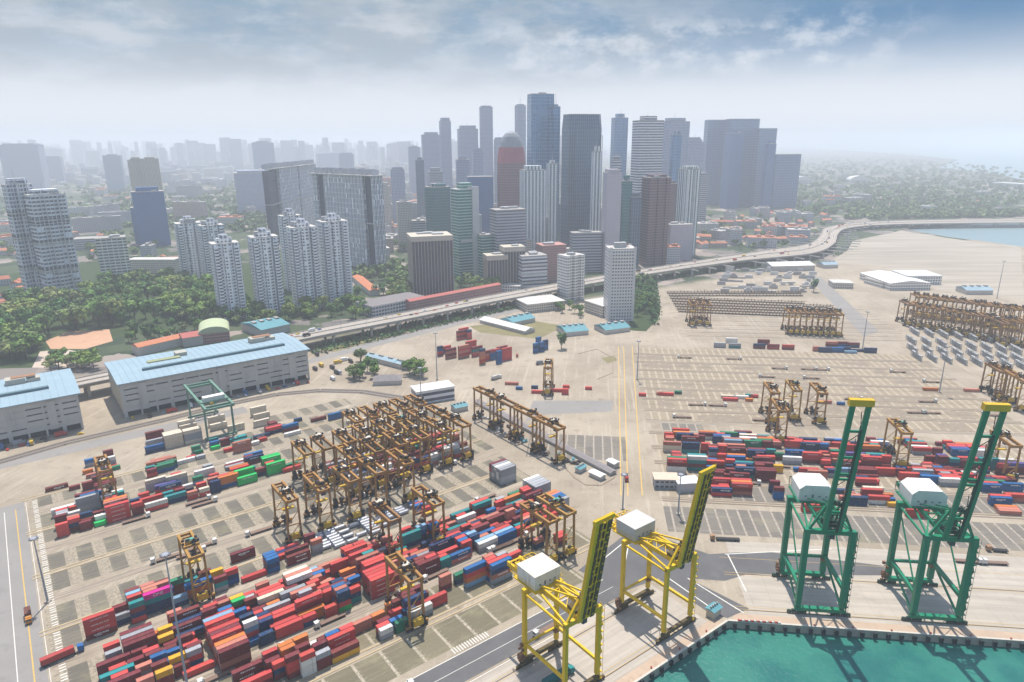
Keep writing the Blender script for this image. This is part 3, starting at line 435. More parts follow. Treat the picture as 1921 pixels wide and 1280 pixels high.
LAYR="""134.1,374.35,40,1111; 192.2,374.35,40,1111; 162.6,385.55,40,1515; 183.4,385.55,20,22; 189.8,385.55,20,12; 247.4,385.55,40,13; 84.8,388.25,40,1511; 118.3,388.25,20,101414;
162.8,388.25,20,1310; 176.3,388.25,40,1120; 247.8,388.25,40,12; 83.7,390.95,40,1110; 97.2,390.95,40,111013; 119.3,390.95,20,1013; 157.8,390.95,20,13; 174,390.95,40,14;
183.7,390.95,20,14; 86.7,393.65,20,1110; 97.2,393.65,40,121011; 247.4,393.65,40,1414; 85.2,396.35,40,111111; 97.7,396.35,40,111411; 117.8,396.35,20,101515; 162.7,396.35,20,13;
175.3,396.35,40,1111; 184.7,396.35,20,12; 248.4,396.35,40,1111; 96.4,399.05,40,1313; 159.9,399.05,40,15; 176.9,399.05,40,2525; 258.2,399.05,40,1113; 86.7,410.35,20,1021;
99.7,410.35,40,1010; 116,410.35,40,101010; 177.1,410.35,40,1110; 250.7,410.35,40,1414; 93.3,413.05,20,10; 103.4,413.05,40,151517; 116,413.05,40,101011; 179.8,413.05,40,11;
249.8,413.05,40,1114; 264.5,413.05,40,1414; 60.8,415.75,40,11102020; 95.1,415.75,20,1010; 101.5,415.75,20,131110; 181.1,415.75,40,13; 229.1,415.75,40,2021; 255.1,415.75,40,1817;
60.8,418.45,40,18101114; 89.4,418.45,20,10; 103.4,418.45,40,151114; 112.9,418.45,20,1111; 150.2,418.45,40,1313; 175.4,418.45,40,15; 218.9,418.45,40,1414; 231.4,418.45,40,1111;
253.7,418.45,20,1513; 263.3,418.45,40,1010; 61.3,421.15,20,11111013; 74.3,421.15,40,20171017; 96,421.15,20,1510; 102.4,421.15,20,1312; 145.6,421.15,40,1111; 160,421.15,20,1521;
172.9,421.15,20,10; 182.6,421.15,40,10; 207.3,421.15,40,1111; 216.7,421.15,20,1517; 230.6,421.15,40,1111; 249.7,421.15,40,10; 262.4,421.15,40,1114; 61.3,423.85,20,10131311;
74.3,423.85,40,17101114; 83.8,423.85,20,14; 96.2,423.85,20,111510; 115.2,423.85,20,1014; 127.2,423.85,20,2222; 159,423.85,20,1111; 169.6,423.85,40,1621; 182.6,423.85,40,1010;
207.8,423.85,40,10; 230.1,423.85,20,2111; 240.9,423.85,40,1111; 253.4,423.85,40,11; 61.3,426.55,20,11111411; 87.1,426.55,40,1110; 105.8,426.55,40,1715; 118.6,426.55,40,1010;
143.8,426.55,40,14; 181.9,426.55,40,1011; 194.7,426.55,40,1111; 204.2,426.55,20,1012; 217.9,426.55,40,2111; 231.5,426.55,40,1111; 256.7,426.55,40,10; 86.7,434.65,20,14;
102.2,434.65,40,1415; 119.2,434.65,40,1010; 160.4,434.65,20,1110; 173.5,434.65,40,1010; 208.3,434.65,20,14; 217.9,434.65,40,11; 230.6,434.65,40,10; 243.3,434.65,40,10;
259.5,434.65,20,15; 269.8,434.65,20,111010; 93.3,437.35,20,1113; 102.9,437.35,40,1211; 112.6,437.35,20,12; 122.2,437.35,40,1114; 139.6,437.35,40,2021; 161.7,437.35,20,1011;
171.4,437.35,40,1317; 190.3,437.35,40,111010; 199.7,437.35,20,10; 219,437.35,20,10; 225.5,437.35,20,13; 232.1,437.35,20,14; 238.6,437.35,20,10; 279.5,437.35,40,231010;
88.2,440.05,20,152111; 116.8,440.05,40,151515; 126.2,440.05,20,11; 152.9,440.05,40,111110; 167.9,440.05,20,111010; 174.2,440.05,20,1411; 183.9,440.05,40,11; 193.5,440.05,20,151311;
200.1,440.05,20,111110; 219.2,440.05,20,21; 228.8,440.05,40,10; 243.1,440.05,20,171513; 262.1,440.05,20,11; 88.2,442.75,20,111011; 103.9,442.75,40,101015; 132.3,442.75,20,1810;
141.7,442.75,40,13; 154.4,442.75,40,1115; 164.1,442.75,20,1310; 173.7,442.75,40,11; 228,442.75,20,11; 237.3,442.75,20,101023; 252.2,442.75,40,111010; 265.3,442.75,40,171717;
88.2,445.45,20,101114; 95.2,445.45,20,111113; 104.7,445.45,40,1310; 114.3,445.45,20,1111; 136.6,445.45,40,15; 163,445.45,20,10; 169.4,445.45,20,181010; 191.5,445.45,40,1310;
203,445.45,20,1115; 237.3,445.45,20,231011; 278.7,445.45,40,10; 61.3,448.15,40,132525; 74.1,448.15,40,151517; 84,448.15,20,111110; 95.2,448.15,20,131011; 104.7,448.15,40,131413;
118.8,448.15,40,1010; 128.4,448.15,20,1715; 144.1,448.15,40,1414; 153.5,448.15,20,11; 163.1,448.15,20,1110; 169.4,448.15,20,131511; 183.8,448.15,40,2323; 196.5,448.15,40,1713;
234.8,448.15,40,1010; 256.5,448.15,40,1614; 266,448.15,20,1311; 279.7,448.15,40,2020; 61.3,461.35,20,1310; 105.5,461.35,40,1621; 119.1,461.35,40,1818; 128.7,461.35,20,1010;
135.7,461.35,20,1310; 158,461.35,40,1515; 167.6,461.35,20,1415; 185.9,461.35,40,1111; 198.9,461.35,40,1210; 232.5,461.35,40,1121; 242.8,461.35,20,1010; 257.8,461.35,40,1414;
273.1,461.35,40,2020; 61.3,464.05,20,1111; 76.1,464.05,40,1010; 105.5,464.05,40,1310; 114.9,464.05,20,1310; 126.8,464.05,40,1818; 136.3,464.05,20,1110; 147.5,464.05,40,1111;
160.2,464.05,40,1111; 169.6,464.05,20,1311; 179.7,464.05,40,1111; 201.8,464.05,20,1711; 210.7,464.05,20,1520; 231.2,464.05,40,2020; 257.8,464.05,40,2310; 274.2,464.05,40,2121;
83.7,466.75,20,1010; 95.3,466.75,20,1515; 101.7,466.75,20,2111; 116.9,466.75,40,2021; 129.4,466.75,40,1210; 151.7,466.75,20,1114; 161.4,466.75,40,10; 183.7,466.75,20,1015;
203,466.75,20,1110; 209.5,466.75,20,15; 232.3,466.75,40,17; 257.7,466.75,40,1114; 270.4,466.75,40,1117; 280,466.75,20,1310; 61.3,469.45,20,1111; 73,469.45,40,1515;
99.2,469.45,40,1423; 124.6,469.45,40,1010; 146.8,469.45,20,1110; 159.2,469.45,40,1523; 173.4,469.45,20,1515; 179.7,469.45,20,1417; 207.6,469.45,40,2020; 232.8,469.45,40,1110;
258.2,469.45,40,1114; 267.8,469.45,20,1114; 61.3,472.15,20,11; 71,472.15,40,1211; 89.3,472.15,40,1020; 98.7,472.15,20,1117; 118,472.15,40,2525; 162.5,472.15,40,13;
187.9,472.15,40,15; 200.6,472.15,40,13; 210.2,472.15,20,1411; 232.5,472.15,40,1711; 257.9,472.15,40,17; 267.5,472.15,20,10; 277.2,472.15,40,10; 77.1,474.85,40,13;
89.8,474.85,40,1213; 105,474.85,40,1814; 114.4,474.85,20,1517; 133.7,474.85,20,12; 156,474.85,40,10; 181.4,474.85,40,21; 203.8,474.85,20,1013; 229.6,474.85,20,1413;
255.4,474.85,20,1111; 274.7,474.85,20,10; 71,477.55,40,1113; 96.4,477.55,40,11; 115.6,477.55,40,1014; 128.3,477.55,40,17; 179.1,477.55,40,21; 229.9,477.55,40,1310;
255.3,477.55,40,10; 268,477.55,40,12"""
# ================================================================ CONTAINERS
CC=dict(m=(.17,.032,.038),r=(.52,.065,.06),o=(.56,.17,.045),k=(.45,.165,.12),b=(.02,.115,.30),n=(.018,.045,.12),l=(.20,.34,.47),t=(.02,.23,.235),g=(.025,.18,.10),G=(.02,.45,.11),w=(.66,.64,.60),y=(.33,.34,.36),Y=(.68,.36,.03),p=(.09,.075,.24),M=(.52,.01,.23),c=(.60,.53,.42))
CN=dict(m='maroon',r='red',o='orange',k='rust brown',b='blue',n='navy',l='pale blue',t='teal',g='dark green',G='bright green',w='white',y='grey',Y='yellow',p='purple',M='magenta',c='cream')
CMAT=pm('container_paint',None,.55,.16,.5,dirt=(.20,.13,.09),dsc=.9,streak=True,objcol=True,spec=.12)
CMATV=pm('container_paint_far',None,.55,.16,.5,dirt=(.20,.13,.09),dsc=.9,attr=True,spec=.12)
WLET=mt('white_lettering',(.75,.74,.72),.6,.1,1); STEEL=mt('galvanised_bar',(.42,.42,.42),.5,.15,1)
def cont_mesh(L,name):
    m=MB(); w,h=2.44,2.59; m.box((0,0,h/2+.02),(L-.24,w-.16,h-.22))
    for sy in (-1,1):
        m.box((0,sy*(w/2-.06),.08),(L-.3,.12,.16)); m.box((0,sy*(w/2-.06),h-.07),(L-.3,.12,.12))
        for sx in (-1,1): m.box((sx*(L/2-.09),sy*(w/2-.09),h/2),(.18,.18,h))
        n=int(L/.62)
        for i in range(n): m.box((-L/2+.5+i*(L-1)/(n-1),sy*(w/2-.065),h/2),(.26,.07,h-.34))
    for sx in (-1,1):
        for z in (.08,h-.07): m.box((sx*(L/2-.07),0,z),(.14,w-.36,.13))
    n=int(L/.75)
    for i in range(n): m.box((-L/2+.5+i*(L-1)/(n-1),0,h-.075),(.3,w-.3,.05))
    return m.mesh(name,CMAT)
CM={40:cont_mesh(12.19,'shipping_container'),20:cont_mesh(6.06,'shipping_container')}
dm=MB().box((0,0,1.27),(.06,1.02,2.2)); dmesh=dm.mesh('door',CMAT)
rodm=MB()
for y in (-.3,.3): rodm.tube((.06,y,.2),(.06,y,2.36),.035,6)
for z in (.8,1.1): rodm.box((.06,0,z),(.04,.7,.06))
rodm=rodm.mesh('lock_rod',STEEL)
def textcurve(t,size):
    cu=bpy.data.curves.new('lettering','FONT'); cu.body=t; cu.size=size; cu.align_x='CENTER'; cu.align_y='CENTER'; cu.extrude=.01; cu.materials.append(WLET); q=bpy.data.objects.new('lettering',cu); COL.objects.link(q); bpy.context.view_layer.update(); me=bpy.data.meshes.new_from_object(q.evaluated_get(bpy.context.evaluated_depsgraph_get())); bpy.data.objects.remove(q); me.name='lettering'; return me
TX={'M':textcurve('ONE',2.1),'G':textcurve('EVERGREEN',1.25),'r':textcurve('HAMBURG SÜD',1.0)}
ORD='first second third fourth fifth sixth seventh eighth ninth tenth eleventh twelfth thirteenth fourteenth fifteenth sixteenth seventeenth eighteenth nineteenth twentieth'.split()
lr_=random.Random(21); SMU=[]
for q in range(5):
    m=MB(); x=-lr_.uniform(2,3.4); 
    while x<3: w_=lr_.uniform(.25,.7); m.box((x+w_/2,0,lr_.uniform(-.05,.05)),(w_,.02,lr_.uniform(.5,.8))); x+=w_+lr_.uniform(.12,.3)
    if q%2: m.box((lr_.uniform(-1,1),0,-.75),(lr_.uniform(1.5,3),.02,.25))
    SMU.append(m.mesh('lettering',WLET))
def ordn(i): return ORD[i] if i<20 else ('twenty '+ORD[i-20] if i<29 else ('thirty '+ORD[i-30] if 30<=i<39 else ('thirtieth' if i==29 else 'fortieth')))
KEY='mrokbnltgGwyYpMc'
def parse(t): return [(float(a),float(b),int(c),''.join(KEY[int(d[i:i+2])-10] for i in range(0,len(d),2))) for a,b,c,d in (q.strip().split(',') for q in t.strip().split(';'))]
units=[]   # every container: frame, u, v, len, tier, tiers, colour, stack id
stk=[]
for fr,lay,yard in ((LF,LAYL,'left'),(RF,LAYR,'right')):
    for u,v,L,t in parse(lay): stk.append((fr,u,v,L,t,yard))
# extra stacks read straight from the ground: (px,py of the base, frame, length, tiers, rotation across rows)
def extra(px,py,fr,L,cols,yard):
    u,v=fr.l(P(px,py)); stk.append((fr,u,v,L,cols,yard))
for x,y,c in ((826,668,'nbrm'),(836,663,'rnb'),(846,672,'mkmk'),(870,632,'rrmm'),(880,636,'nrrr'),(866,637,'mrmr'),(870,671,'krkrk'),(884,662,'rrrrr'),(895,668,'mtkr'),(905,683,'nkkoro'),(917,676,'mkrr'),(936,682,'bbbbb'),(928,674,'rbbb'),(950,676,'rrrrr'),(942,668,'mrrr'),(1005,662,'bnbb'),(1016,660,'bbnb'),(1023,656,'nnbb'),(1010,650,'bbbb')): extra(x,y,LF,40 if c[0] in 'rkm' else 20,c[::1],'gate')
for x,y,L,c in ((1350,652,40,'yy'),(1378,653,40,'yt'),(1372,643,40,'ww'),(1424,654,40,'nm'),(1450,655,40,'mr'),(1478,656,40,'rm'),(1432,646,40,'mm'),(1530,659,20,'kk'),(1547,661,40,'nn'),(1570,661,40,'bb'),(1583,660,40,'nb'),(1595,663,40,'l'),(1607,660,40,'n'),(1632,662,40,'nn'),(1580,650,40,'mb'),(1560,650,40,'km'),(1600,652,40,'mn')): extra(x,y,RF,L,c,'middle')
for x,y,L,c in ((1250,742,40,'r'),(1238,741,20,'k'),(1272,739,20,'g'),(1370,752,40,'r'),(1390,748,40,'w'),(1405,745,20,'t'),(1415,746,20,'r'),(1366,747,40,'c'),(1405,753,20,'o'),(1577,760,20,'b'),(1545,757,40,'k'),(1745,733,40,'o'),(1822,735,40,'k'),(1870,736,40,'y'),(1893,965,40,'k'),(1205,743,20,'r')): extra(x,y,RF,L,c,'open')
for x,y,L,c in ((974,731,20,'b'),(1003,729,20,'n'),(1010,738,40,'r'),(1045,735,40,'r'),(1060,740,20,'rr'),(1062,728,20,'r'),(1104,731,20,'r'),(960,722,40,'k')): extra(x,y,RF,L,c,'depot')
def group(px,py,n,rows):
    global stk
    u0,v0=LF.l(P(px,py,2.6*n)); stk=[s for s in stk if not (s[0] is LF and abs(s[1]-u0)<(6.1+(6.1 if s[3]==40 else 3)) and v0-2<s[2]<v0+2.6*len(rows))]
    for k,c in enumerate(rows): c=str(c); stk.append((LF,u0,v0+2.62*k,40,''.join(KEY[int(c[i:i+2])-10] for i in range(0,len(c),2)),'left'))
group(1017,908,3,[212120,212120,212020,212120,202021]); group(952,877,4,[21212121,21202021,20212121,21212021,10112121]); group(438,1212,4,[10101310,13101110,12131310,101311,11111013,10131110,11111310,131011,11101113,16101113]); group(716,1080,4,[11111111,11111110,11111011,11111110]); group(704,1053,4,[11111111,11111110]); group(561,1079,4,[20101717,13101710,25101017])
for i,(fr,u,v,L,t,y) in enumerate(stk):
    for k,ch in enumerate(reversed(t)): units.append([fr,u,v,L,k,len(t),ch,y,i])
grid={}
for q in units: grid.setdefault((id(q[0]),q[4],int(q[2]//3)),[]).append(q)
def near(q,du,dv0,dv1):
    for kk in (-1,0,1,2,-2):
        for o in grid.get((id(q[0]),q[4],int(q[2]//3)+kk),()):
            if o is q: continue
            dv=o[2]-q[2]
            if dv0<dv<dv1 and abs(o[1]-q[1])<(o[3]+q[3])*.1524+du-.2: yield o
score=[]
for q in units:
    fr,u,v,L,k,n,ch,yd,si=q
    c=fr.w(u,v,k*2.59+1.3); x,y,d=proj(c)
    front=not any(True for o in near(q,0,-3.4,-2)); top=k==n-1
    cov=sum(1 for o in near(q,.9,-.6,.6)); q.append(front); q.append(cov<1 or (cov<2))
    inn=-30<x<1950 and y<1300
    a=(L*.3*2.59*.8*front+L*.3*2.44*.55*top+ .1)/(d*d) if inn else 0
    if yd in('left','right','gate','middle','open','depot') and not (front or top or cov<2): a=-1
    score.append(a)
order=sorted(range(len(units)),key=lambda i:-score[i]); NB=300
chosen=set(order[:NB]); labels={}
# columns within a row, counted from the west end, for labels that need a place
rowix={}
for i in chosen: 
    q=units[i]; rowix.setdefault((q[7],round(q[2]/2.7)),set()).add(round(q[1],1))
rows_by_yard={}
for (yd,rv) in rowix: rows_by_yard.setdefault(yd,[]).append(rv)
for yd in rows_by_yard: rows_by_yard[yd].sort()
BLK=dict(left='left yard',right='right yard',gate='gate depot',middle='middle yard',open='open yard',depot='rail depot')
def topcol(q,dv0,dv1):
    for o in near(q,0,dv0,dv1): return CN[o[6]]
def lab(q,lvl):
    fr,u,v,L,k,n,ch,yd,si=q[:9]; ln_='long' if L==40 else 'short'
    if n==1: pos='standing alone on the ground'
    elif k==n-1: pos=f'atop {("one","two","three","four","five","six")[n-1]} high stack'
    elif k==0: pos='at the bottom of its stack'
    else: pos=f'{ORD[k]} up in its stack'
    if lvl==0 and L>0:
        up=[o for o in units_by_stack[si] if o[4]==k+1]; dn=[o for o in units_by_stack[si] if o[4]==k-1]
        s=f'{CN[ch]} {ln_} container {pos}'
        if dn: s+=f' on a {CN[dn[0][6]]} one'
        elif up: s+=f' under a {CN[up[0][6]]} one'
        return s+f' in {BLK[yd]}'
    key=(yd,round(v/2.7)); ri=rows_by_yard[yd].index(key[1]); ci=sorted(rowix[key]).index(round(u,1))
    pos='on the ground' if n==1 else 'topping its stack' if k==n-1 else 'lowest in stack' if k==0 else f'on {ORD[k]} tier'
    return f'{CN[ch]} {ln_} container {pos}, {ordn(ci)} from west, {ordn(ri)} row, {BLK[yd]}'
units_by_stack={}
for q in units: units_by_stack.setdefault(q[8],[]).append(q)
cnt={}
for i in chosen: cnt[lab(units[i],0)]=cnt.get(lab(units[i],0),0)+1
rest=MB()
for i in order:
    if score[i]<0: continue
    q=units[i]; fr,u,v,L,k,n,ch,yd,si=q[:9]; col=CC[ch]; f=rnd.uniform(.82,1.15); col=tuple(min(.9,c*f+rnd.uniform(-.004,.006)) for c in col); p=fr.w(u,v,k*2.6+.08)
    if i in chosen:
        o=link('shipping_container',CM[L],None,p,fr.a+rnd.uniform(-.004,.004)); o.color=(*col,1); l0=lab(q,0)
        tag(o,l0 if cnt[l0]==1 and len(l0.split())<=16 else lab(q,1),'container',f'shipping containers stacked in the {BLK[yd]}')
        hl=12.19/2 if L==40 else 3.03; sx=-1 if u>15 else 1
        if q[10]:
            for y in (-.55,.55):
                d=link('door',dmesh,o,(sx*(hl-.03),y,0)); d.color=o.color; d.rotation_euler=(0,0,0 if sx>0 else math.pi); r=link('lock_rod',rodm,d,(0,0,0))
        if q[9] and L==40 and ch in 'MGr' and (ch!='r' or n>=3):
            tx=link('lettering',TX[ch],o,(0,-1.215,1.3)); tx.rotation_euler=(math.pi/2,0,0)
        elif q[9] and L==40 and ch in 'nbtmkgp' and lr_.random()<.6: link('lettering',lr_.choice(SMU),o,(lr_.uniform(-1.5,1.5),-1.225,lr_.uniform(1.3,1.7)))
    else:
        Lm=12.19 if L==40 else 6.06; rest.box((p.x,p.y,p.z+1.29),(Lm-.1,2.38,2.53),fr.a,col)
        for s in (-1,1): c=fr.w(u+s*(Lm/2-.15),v); rest.box((c.x,c.y,p.z+1.295),(.3,2.44,2.59),fr.a,tuple(x*.8 for x in col))
ro=rest.build('stacked_containers',CMATV); tag(ro,'mass of shipping containers filling the stacks between and behind the front ones','containers',kind='stuff')
# tank containers: silver drums in frames
SILV=mt('tank_silver',(.46,.47,.50),.35,.12,.6,metal=.3); FRM=mt('tank_frame',(.30,.33,.40),.6,.2,1)
tankm=MB()
for k in range(1): tankm.tube((-2.9,0,1.28),(2.9,0,1.28),1.08,14).tube((-3.0,0,1.28),(-2.9,0,1.28),.8,12,1.08).tube((2.9,0,1.28),(3.0,0,1.28),1.08,12,.8)
frm=MB()
for x in (-2.96,2.96):
    for y in (-1.14,1.14): frm.bar((x,y,0),(x,y,2.5),.16)
    for z in (.1,2.45): frm.bar((x,-1.1,z),(x,1.1,z),.14)
for y in (-1.12,1.12): frm.bar((-2.9,y,.08),(2.9,y,.08),.16)
lad=MB().box((0,0,2.42),(4.6,.5,.05))
t0=empty('tank_container',(0,0,0)); tankm.build('tank',SILV,t0,smooth=False); frm.build('frame',FRM,t0); lad.build('walkway',STEEL,t0); index(t0)
tk=[]
for c,(u0,nu,v0,nv) in enumerate(((113,5,314.5,7),(149,3,318,5),(172,2,319,4))):
    for a in range(nu):
        for b_ in range(nv):
            if rnd.random()<.74: tk.append((u0+a*6.9,v0+b_*2.75))
for k,(u,v) in enumerate(tk):
    o=t0 if k==0 else copy_tree(t0); o.location=LF.w(u+rnd.uniform(-.3,.3),v,.04); o.rotation_euler=(0,0,LF.a+rnd.uniform(-.02,.02))
    tag(o,'silver tank container laid flat among the others beside the brown yard cranes','tank container','silver tank containers laid out beside the brown yard cranes')
# ================================================================ QUAY CRANES
def sts(fr,u,v0,a,g,hp,lw,bl,ap,paint,dark,housem,label,tipmat,lean=.17,hw=13.2,hd=11.5,hh=6.2,hy=21.0,roofm=None,gable=False):
    T=empty('quay_crane',fr.w(u,v0),fr.a,label=label,cat='quay crane',group='ship to shore cranes along the quay')
    for sx in (-1,1):
        for y in (0,g):
            m=MB(); m.box((sx*a,y,(hp+3.2)/2+1),(lw,lw,hp-4.2)); m.build('leg',paint,T)
            bg=MB()
            for k in (-1,1):
                bg.box((sx*a+k*2.4,y,1.25),(3.6,1.0,.8)); bg.box((sx*a+k*1.2,y,1.9),(2.2,.9,.5))
            o=bg.build('bogie',dark,T); wh=MB()
            for k in range(8): x=sx*a-4+k*1.12; wh.tube((x,y-.3,.48),(x,y+.3,.48),.44,10)
            wh.build('wheel',mt('wheel_steel',(.06,.05,.05),.6,.3,1),o)
        # beam joining the two legs of one side, low, and a raking brace
        z=hp*.31; MB().bar((sx*a,lw/2,z),(sx*a,g-lw/2,z),lw*.62,lw*.75).build('portal_beam',paint,T)
        MB().bar((sx*a,g-lw*.4,hp-.8),(sx*a,lw*.4,hp-1.4),.75).build('brace',paint,T)
        MB().bar((sx*a*.45,g-1,hp+.6),(sx*a*.96,1.2,hp+.2),.7).build('brace',paint,T)
        if gable: MB().bar((sx*a,g-.8,hp-2),(sx*a,1.0,z+1),.55).build('brace',paint,T); MB().bar((sx*a,g-.8,z),(sx*a,1.0,4),.8).build('brace',paint,T)
        # A frame leg and back stay
        MB().bar((sx*a*.95,.2,hp),(sx*2.6,-.6,hp+ap),.95).build('apex_leg',paint,T)
        MB().bar((sx*2.4,-.3,hp+ap-.4),(sx*3.6,g*.93,hp+2.0),.6).build('back_stay',paint,T)
    for y in (0,g): MB().box((0,y,3.0),(2*a+lw,lw*.95,1.6)).build('sill_beam',paint if gable else dark,T)
    MB().box((0,0,hp-.2),(2*a+lw,lw*.95,2.0)).build('portal_top_beam',paint,T); MB().box((0,g,hp+.1),(2*a+lw+.4,lw*1.05,2.6)).build('portal_top_beam',paint,T)
    MB().bar((-a,g,hp*.30),(a,g,hp*.30),lw*.5).build('cross_beam',paint,T)
    gl=g+hy*.9
    for sx in (-1,1): MB().box((sx*3.1,(gl-1)/2-.3,hp+1.0),(1.0,gl+1,2.0)).build('girder',paint,T)
    m=MB()
    for k in range(9): y=1+k*(gl-2)/8; m.box((0,y,hp+1.6),(5.6,.4,.5)); 
    for k in range(8): y=1+k*(gl-2)/8; m.bar((-2.9,y,hp+1.5),(2.9,y+(gl-2)/8,hp+1.5),.25)
    m.build('girder_bracing',paint,T)
    if gable:
        for sx in (-1,1):
            MB().bar((sx*3.1,9,hp+2),(sx*2.5,-.4,hp+ap-.6),.8).build('apex_strut',paint,T); MB().bar((sx*6.5,.2,hp+ap*.35),(-sx*2.7,-.4,hp+ap*.9),.4).build('apex_brace',paint,T)
            MB().bar((sx*a*.96,1,hp-.4),(sx*3.2,g*.5,hp+.6),.6).build('brace',paint,T); MB().bar((sx*3.1,4,hp+2),(-sx*3.1,4,hp+9),.35).build('apex_brace',paint,T)
            MB().bar((sx*3.1,4,hp+2),(sx*2.9,2,hp+ap*.8),.6).build('apex_strut',paint,T)
        MB().bar((-3.4,1.2,hp+ap*.55),(3.4,1.2,hp+ap*.55),.6).build('apex_tie',paint,T)
    m=MB().box((0,-.6,hp+ap),(6.2,1.4,1.2)).box((0,-.6,hp+ap+.9),(3.6,1.0,.8))
    for x in (-1.6,0,1.6): m.tube((x-.3,-.6,hp+ap+1.0),(x+.3,-.6,hp+ap+1.0),.8,12)
    m.build('sheave_head',dark,T)
    # boom, raised
    c,s=math.cos(math.pi/2-lean),math.sin(math.pi/2-lean)
    def bp(x,t,o=0.0): return (x,-1.5-c*t-s*o,hp+1.2+s*t-c*o)
    B=link('boom',None,T); 
    for sx in (-1,1): MB().bar(bp(sx*3.1,-1.5),bp(sx*3.1,bl),1.3 if gable else 1.5,2.0,roll=(1,0,0)).build('boom_girder',paint if gable or sx<0 else dark,B)  # yellow cranes: right girder in dark gear brown, left one in paint
    m=MB(); n=int(bl/6.5) if gable else int(bl/4)
    if gable:
        for k,t in enumerate((.16,.43,.47,.60,.80)): m.bar(bp(-2.6,bl*t),bp(2.6,bl*t),.8,1.0)
        m.build('cross_tie',paint,B); m=MB()
        for k in range(n-1): m.bar(bp(2.0,k*6.5+3,-.7),bp(2.0 if k%2 else 1.2,k*6.5+9,-.7),.25)
        for k in range(4): m.bar(bp(-2.6,bl*(.2+.17*k)),bp(2.6,bl*(.28+.17*k)),.25)
        m.bar(bp(1.9,0,.8),bp(1.9,bl*.82,.8),.5,.9)
        m.build('boom_walkway',dark,B)
    else:
        for k in range(n+1): m.bar(bp(-2.6,k*bl/n,.1),bp(2.6,k*bl/n,.1),.5,.8)
        for k in range(n): m.bar(bp(-2.6,k*bl/n,.1),bp(2.6,(k+1)*bl/n,.1),.3); m.bar(bp(2.6,k*bl/n,.1),bp(-2.6,(k+1)*bl/n,.1),.3)
        for k in range(2*n): m.box(bp(rnd.uniform(-1.4,2.2),(k+.5)*bl/n/3,rnd.uniform(-1.1,.6)),(rnd.uniform(.8,2.6),rnd.uniform(.6,1.5),rnd.uniform(.6,1.5)))
        for x in (-1.2,.2,1.4): m.bar(bp(x,0,-.2),bp(x,bl,-.2),.8,.4)
        for x in (-2.0,2.0): m.bar(bp(x,0,.9),bp(x,bl,.9),.5,.7)
        m.build('boom_lattice',dark,B)
        m=MB()
        for k in range(n+1): m.bar(bp(-2.9,k*bl/n,.75),bp(3.6,k*bl/n,.75),.4)
        for x in (-.9,1.0): m.bar(bp(x,0,1.05),bp(x,bl,1.05),.28,.28)
        for k in range(n): m.box(bp(rnd.uniform(-2,2),(k+rnd.random())*bl/n,1.1),(rnd.uniform(.5,1.2),.5,.6))
        for x in (-4.0,): 
            m.bar(bp(x,1),bp(x,bl),.9,.12); m.bar(bp(x-.5,1,.0),bp(x-.5,bl,.0),.08)
            for k in range(2*n): m.bar(bp(x,k*bl/n/2),bp(x-.5,k*bl/n/2),.1)
        m.build('boom_walkway',paint,B)
    m=MB()
    if gable:
        m.bar(bp(-4.7,bl+.6,-.2),bp(4.7,bl+.6,-.2),2.5,2.8,roll=(0,1,0))
        for k in range(9): m.bar(bp(-4.6+k*1.15,bl-1,-1.7),bp(-4.6+k*1.15,bl+2.6,-1.7),.12)
    else:
        m.bar(bp(-4.6,bl+.3),bp(5.4,bl+.3,-.4),1.3,1.5); m.bar(bp(-4.6,bl+1.9),bp(5.4,bl+1.9),.12)
        for k in range(11): m.bar(bp(-4.6+k,bl+.8),bp(-4.6+k,bl+1.9),.1); m.bar(bp(-4.6+k,bl-1.4),bp(-4.6+k,bl),.14)
    m.build('boom_tip',tipmat,B)
    # machinery house on the back reach, its platform and gear
    H=MB().box((0,hy+hd/2,hp+(2.3 if gable else 1.34)),(hw+1.6,hd+3,.5)).build('house_platform',paint,T)
    z0=hp+(2.56 if gable else 1.6); 
    hm=MB(); 
    if gable: 
        pr=[(-hw/2,z0),(hw/2,z0),(hw/2,z0+hh*.72),(hw/2-2.6,z0+hh),(-hw/2+2.6,z0+hh),(-hw/2,z0+hh*.72)]
        n=len(pr); vs=[(x,hy,z) for x,z in pr]+[(x,hy+hd,z) for x,z in pr]; hm.add(vs,[(i,(i+1)%n,n+(i+1)%n,n+i) for i in range(n)]+[tuple(range(n))[::-1],tuple(range(n,2*n))])
    else: hm.box((0,hy+hd/2,z0+hh/2),(hw,hd,hh))
    hs=hm.build('machinery_house',housem,T)
    if not gable: MB().box((0,hy+hd/2,z0+hh+.06),(hw+.4,hd+.4,.14)).build('house_roof',roofm,hs)
    m=MB()
    for k in range(4): m.box((-hw*.3+k*hw*.2,hy-.04,z0+hh*.3),(.9,.1,1.9 if k==1 else .7))
    m.box((hw/2+.04,hy+hd*.3,z0+1.2),(.1,1.0,2.1)); m.build('louvre',mt('louvre_grey',(.22,.23,.24),.6,.2,1),hs)
    m=MB()
    for k in range(5): m.bar((-hw/2-.7,hy-1+k*hd/4,hp+2.5),(-hw/2-.7,hy-1+k*hd/4,hp+3.7),.1); m.bar((hw/2+.7,hy-1+k*hd/4,hp+2.5),(hw/2+.7,hy-1+k*hd/4,hp+3.7),.1)
    for z in (3.1,3.7): 
        for sx in (-1,1): m.bar((sx*(hw/2+.7),hy-1.2,hp+z),(sx*(hw/2+.7),hy+hd+1,hp+z),.08)
    m.build('handrail',paint,T)
    m=MB(); 
    for k in range(14): m.box((rnd.uniform(-hw*.45,hw*.45),hy+hd+rnd.uniform(1,5),hp+rnd.uniform(1,5)),(rnd.uniform(.6,2.4),rnd.uniform(.6,2),rnd.uniform(.5,2)))
